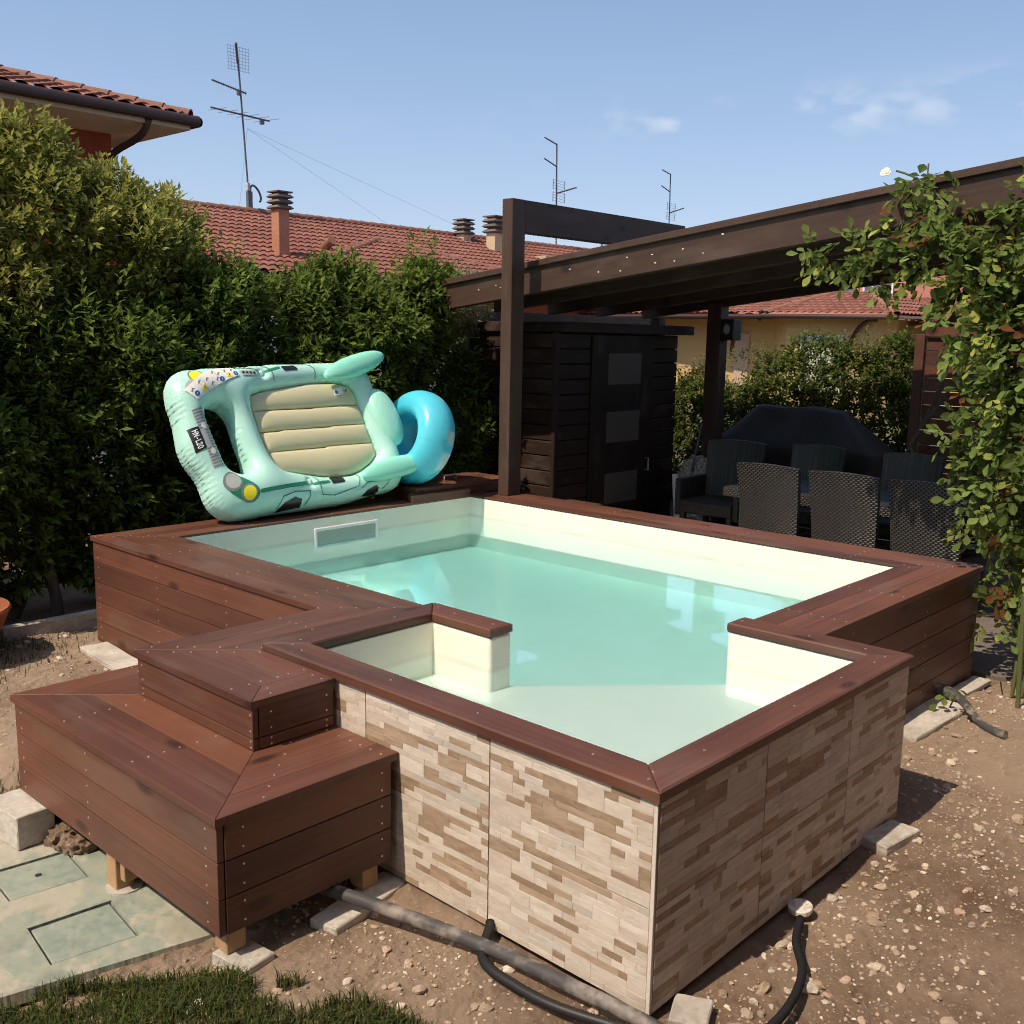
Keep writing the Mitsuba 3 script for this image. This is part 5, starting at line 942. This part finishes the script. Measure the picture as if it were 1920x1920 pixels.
wn = put(h4, 'window', chbox(-12.66, -11.72, 29.95, 30.01, 3.42, 4.30, .004), 'window_glass')
for a in ((-12.70, -12.64), (-12.40, -12.36), (-12.06, -12.02), (-11.74, -11.68)): put(wn, 'frame', chbox(*a, 29.92, 29.96, 3.42, 4.30, .003), 'white_frame')
put(wn, 'sill', chbox(-12.75, -11.65, 29.88, 30.0, 3.26, 3.42, .004), 'gutter_metal'); w2 = put(h4, 'window', chbox(-13.36, -13.02, 29.95, 30.01, 3.60, 4.30, .004), 'window_glass'); put(w2, 'sill', chbox(-13.38, -12.98, 29.88, 30.0, 3.52, 3.60, .004), 'white_frame')
put(h4, 'roof', hull(np.array([(-14, 29.4, 6.2), (-5.4, 29.4, 6.2), (-14, 38.6, 6.2), (-5.4, 38.6, 6.2), (-11, 34, 7.8), (-8.4, 34, 7.8)])), 'clay_cap')
gw = solo('garden_wall', chbox(-8.6, -8.4, -6, 12, 0, 2.12), 'print_white', 'white boundary wall glimpsed between the hedge tops', 'wall')
for i, (y, d) in enumerate(((16, 0),)): shrub('far_tree', 'green tree crown far behind the rose leaves at the right edge', 'tree', 55, [((-1.5, 17, 2.3), (1.4, 1.4, 1.5)), ((.4, 16.5, 2.0), (1.2, 1.2, 1.4)), ((2.0, 16, 2.0), (1.2, 1.2, 1.4))], 2600, [[(-.4, 17, 0), (-.4, 17, 1), (-.5, 17, 2)]], .10, ln=.14, w=.06, per=7, sl=.3)

# ------------------------------------------------------------------ aerials
def rod(k, p, q, r, name='rod'): p, q = np.array(p, float), np.array(q, float); put(k, name, tube([p, (p+q)/2, q], r, 8), 'antenna_metal')
def yagi(k, a, b, n, el, r=.02, axis_=(0, 0, 1), name='boom'):
    a, b, ax_ = np.array(a, float), np.array(b, float), np.array(axis_, float); c = put(k, name, tube([a, (a+b)/2, b], r, 8), 'antenna_metal'); e = []
    for i in range(n): p = a+(b-a)*(i+.3)/n; l = el*(1.15-.4*i/n); e.append(tube([p-ax_*l, p, p+ax_*l], .006, 5))
    put(c, 'element_rods', cat(e), 'antenna_metal', kind='stuff')
a1 = thing('roof_aerial', 'tallest television aerial with three arrays on the tiled roof ridge', 'antenna')
rod(a1, (-23, 13.32, 5.2), (-23, 13.06, 9.15), .026, 'mast'); put(a1, 'base_clamp', chbox(-23.06, -22.94, 13.24, 13.38, 5.2, 5.75), 'antenna_metal'); put(a1, 'amplifier_box', chbox(-22.96, -22.84, 13.16, 13.24, 5.75, 5.95), 'print_silver'); put(a1, 'cable_elbow', tube(spline([(-23, 13.34, 5.7), (-23, 13.45, 5.92), (-23, 13.56, 5.85), (-23, 13.64, 5.5)], 16), .03, 8), 'antenna_metal', smooth=True)
yagi(a1, (-22.98, 13.28, 8.30), (-23, 12.25, 8.47), 14, .05, .022, (0, 0, 1)); yagi(a1, (-22.98, 14.0, 7.70), (-23, 12.19, 7.77), 6, .42, .024, (.97, 0.2, .0)); put(a1, 'dipole_box', chbox(-23.05, -22.95, 13.72, 13.82, 7.58, 7.72), 'antenna_metal'); put(a1, 'dipole_box', chbox(-23.05, -22.95, 13.02, 13.12, 8.22, 8.36), 'antenna_metal')
rod(a1, (-23, 13.05, 9.05), (-22.7, 12.82, 9.45), .035, 'boom'); grd = [tube([(-23, 12.76+.09*i, 8.84), (-23, 12.76+.09*i, 9.15), (-23, 12.76+.09*i, 9.46)], .004, 5) for i in range(8)]+[tube([(-23, 12.74, 8.85+.085*i), (-23, 13.1, 8.85+.085*i), (-23, 13.42, 8.85+.085*i)], .004, 5) for i in range(8)]; put(a1, 'reflector_grid', cat(grd), 'antenna_metal', kind='stuff')
for q in ((-21.5, 12.0, 4.9), (-21.5, 18.0, 4.7), (-22.6, 22.5, 5.1)): put(a1, 'guy_wire', tube([(-23, 13.3, 7.4), tuple(.5*(np.array((-23, 13.3, 7.4))+q)), q], .003, 5), 'antenna_metal')
def small_aerial(label, x, y0, zb0, zt, sc_):
    k = thing('roof_aerial', label, 'antenna'); rod(k, (x, y0, zb0), (x, y0-.1, zt), .028*sc_, 'mast'); yagi(k, (x, y0-.1, zt-.03), (x, y0-.78*sc_, zt+.12), 9, .04*sc_, .024*sc_); yagi(k, (x, y0-.06, zt-.80*sc_), (x, y0-.78*sc_, zt-.60*sc_), 9, .04*sc_, .024*sc_)
    e = []
    for z in (zt-1.42*sc_, zt-1.85*sc_):
        for i in range(4): e.append(tube([(x, y0-.25*sc_, z-.1*i*sc_+.15), (x, y0, z-.1*i*sc_+.15), (x, y0+.40*sc_, z-.1*i*sc_+.12)], .006*sc_, 5))
        for dy in (-.25, .40): e.append(tube([(x, y0+dy*sc_, z+.17), (x, y0+dy*sc_, z), (x, y0+dy*sc_, z-.18*sc_)], .012*sc_, 5))
    put(k, 'reflector_grid', cat(e), 'antenna_metal', kind='stuff'); rod(k, (x, y0, zt-1.72*sc_), (x+.3, y0+.72*sc_, zt-1.46*sc_), .028*sc_, 'boom')
small_aerial('television aerial on the ridge above the pergola tie beam', -23, 26.38, 5.1, 8.86, 1.0)
small_aerial('distant television aerial rising behind the pergola roof, right of the tie beam', -30, 43.85, 5.0, 10.58, 1.15)
k = thing('roof_pole', 'short plain pole on the far roof seen through the pergola frame', 'pole'); put(k, 'mast', tube([(-23, 29.1, 4.9), (-23, 29.1, 5.6), (-23, 29.1, 6.55)], .04, 8), 'antenna_metal'); put(k, 'elbow', tube([(-23, 29.1, 6.54), (-23, 28.98, 6.56), (-23, 28.86, 6.54)], .035, 8), 'antenna_metal')
k = thing('roof_aerial', 'faint thin aerial above the pergola roof left of the rose', 'antenna'); put(k, 'mast', tube([(-22, 58, 4), (-22, 58, 8), (-22, 58, 12.2)], .05, 6), 'antenna_metal')
# the house behind the photographer, whose shadow falls in at the lower right
h5 = thing('rear_house', 'house standing behind the photographer, seen only by its shadow at the lower right', 'house')
put(h5, 'wall', chbox(1.19, 12, -10, -4.4, 0, 6.2), 'house_plaster'); put(h5, 'side_wing', chbox(3.1, 12, -4.4, 5.0, 0, 6.2), 'house_plaster')
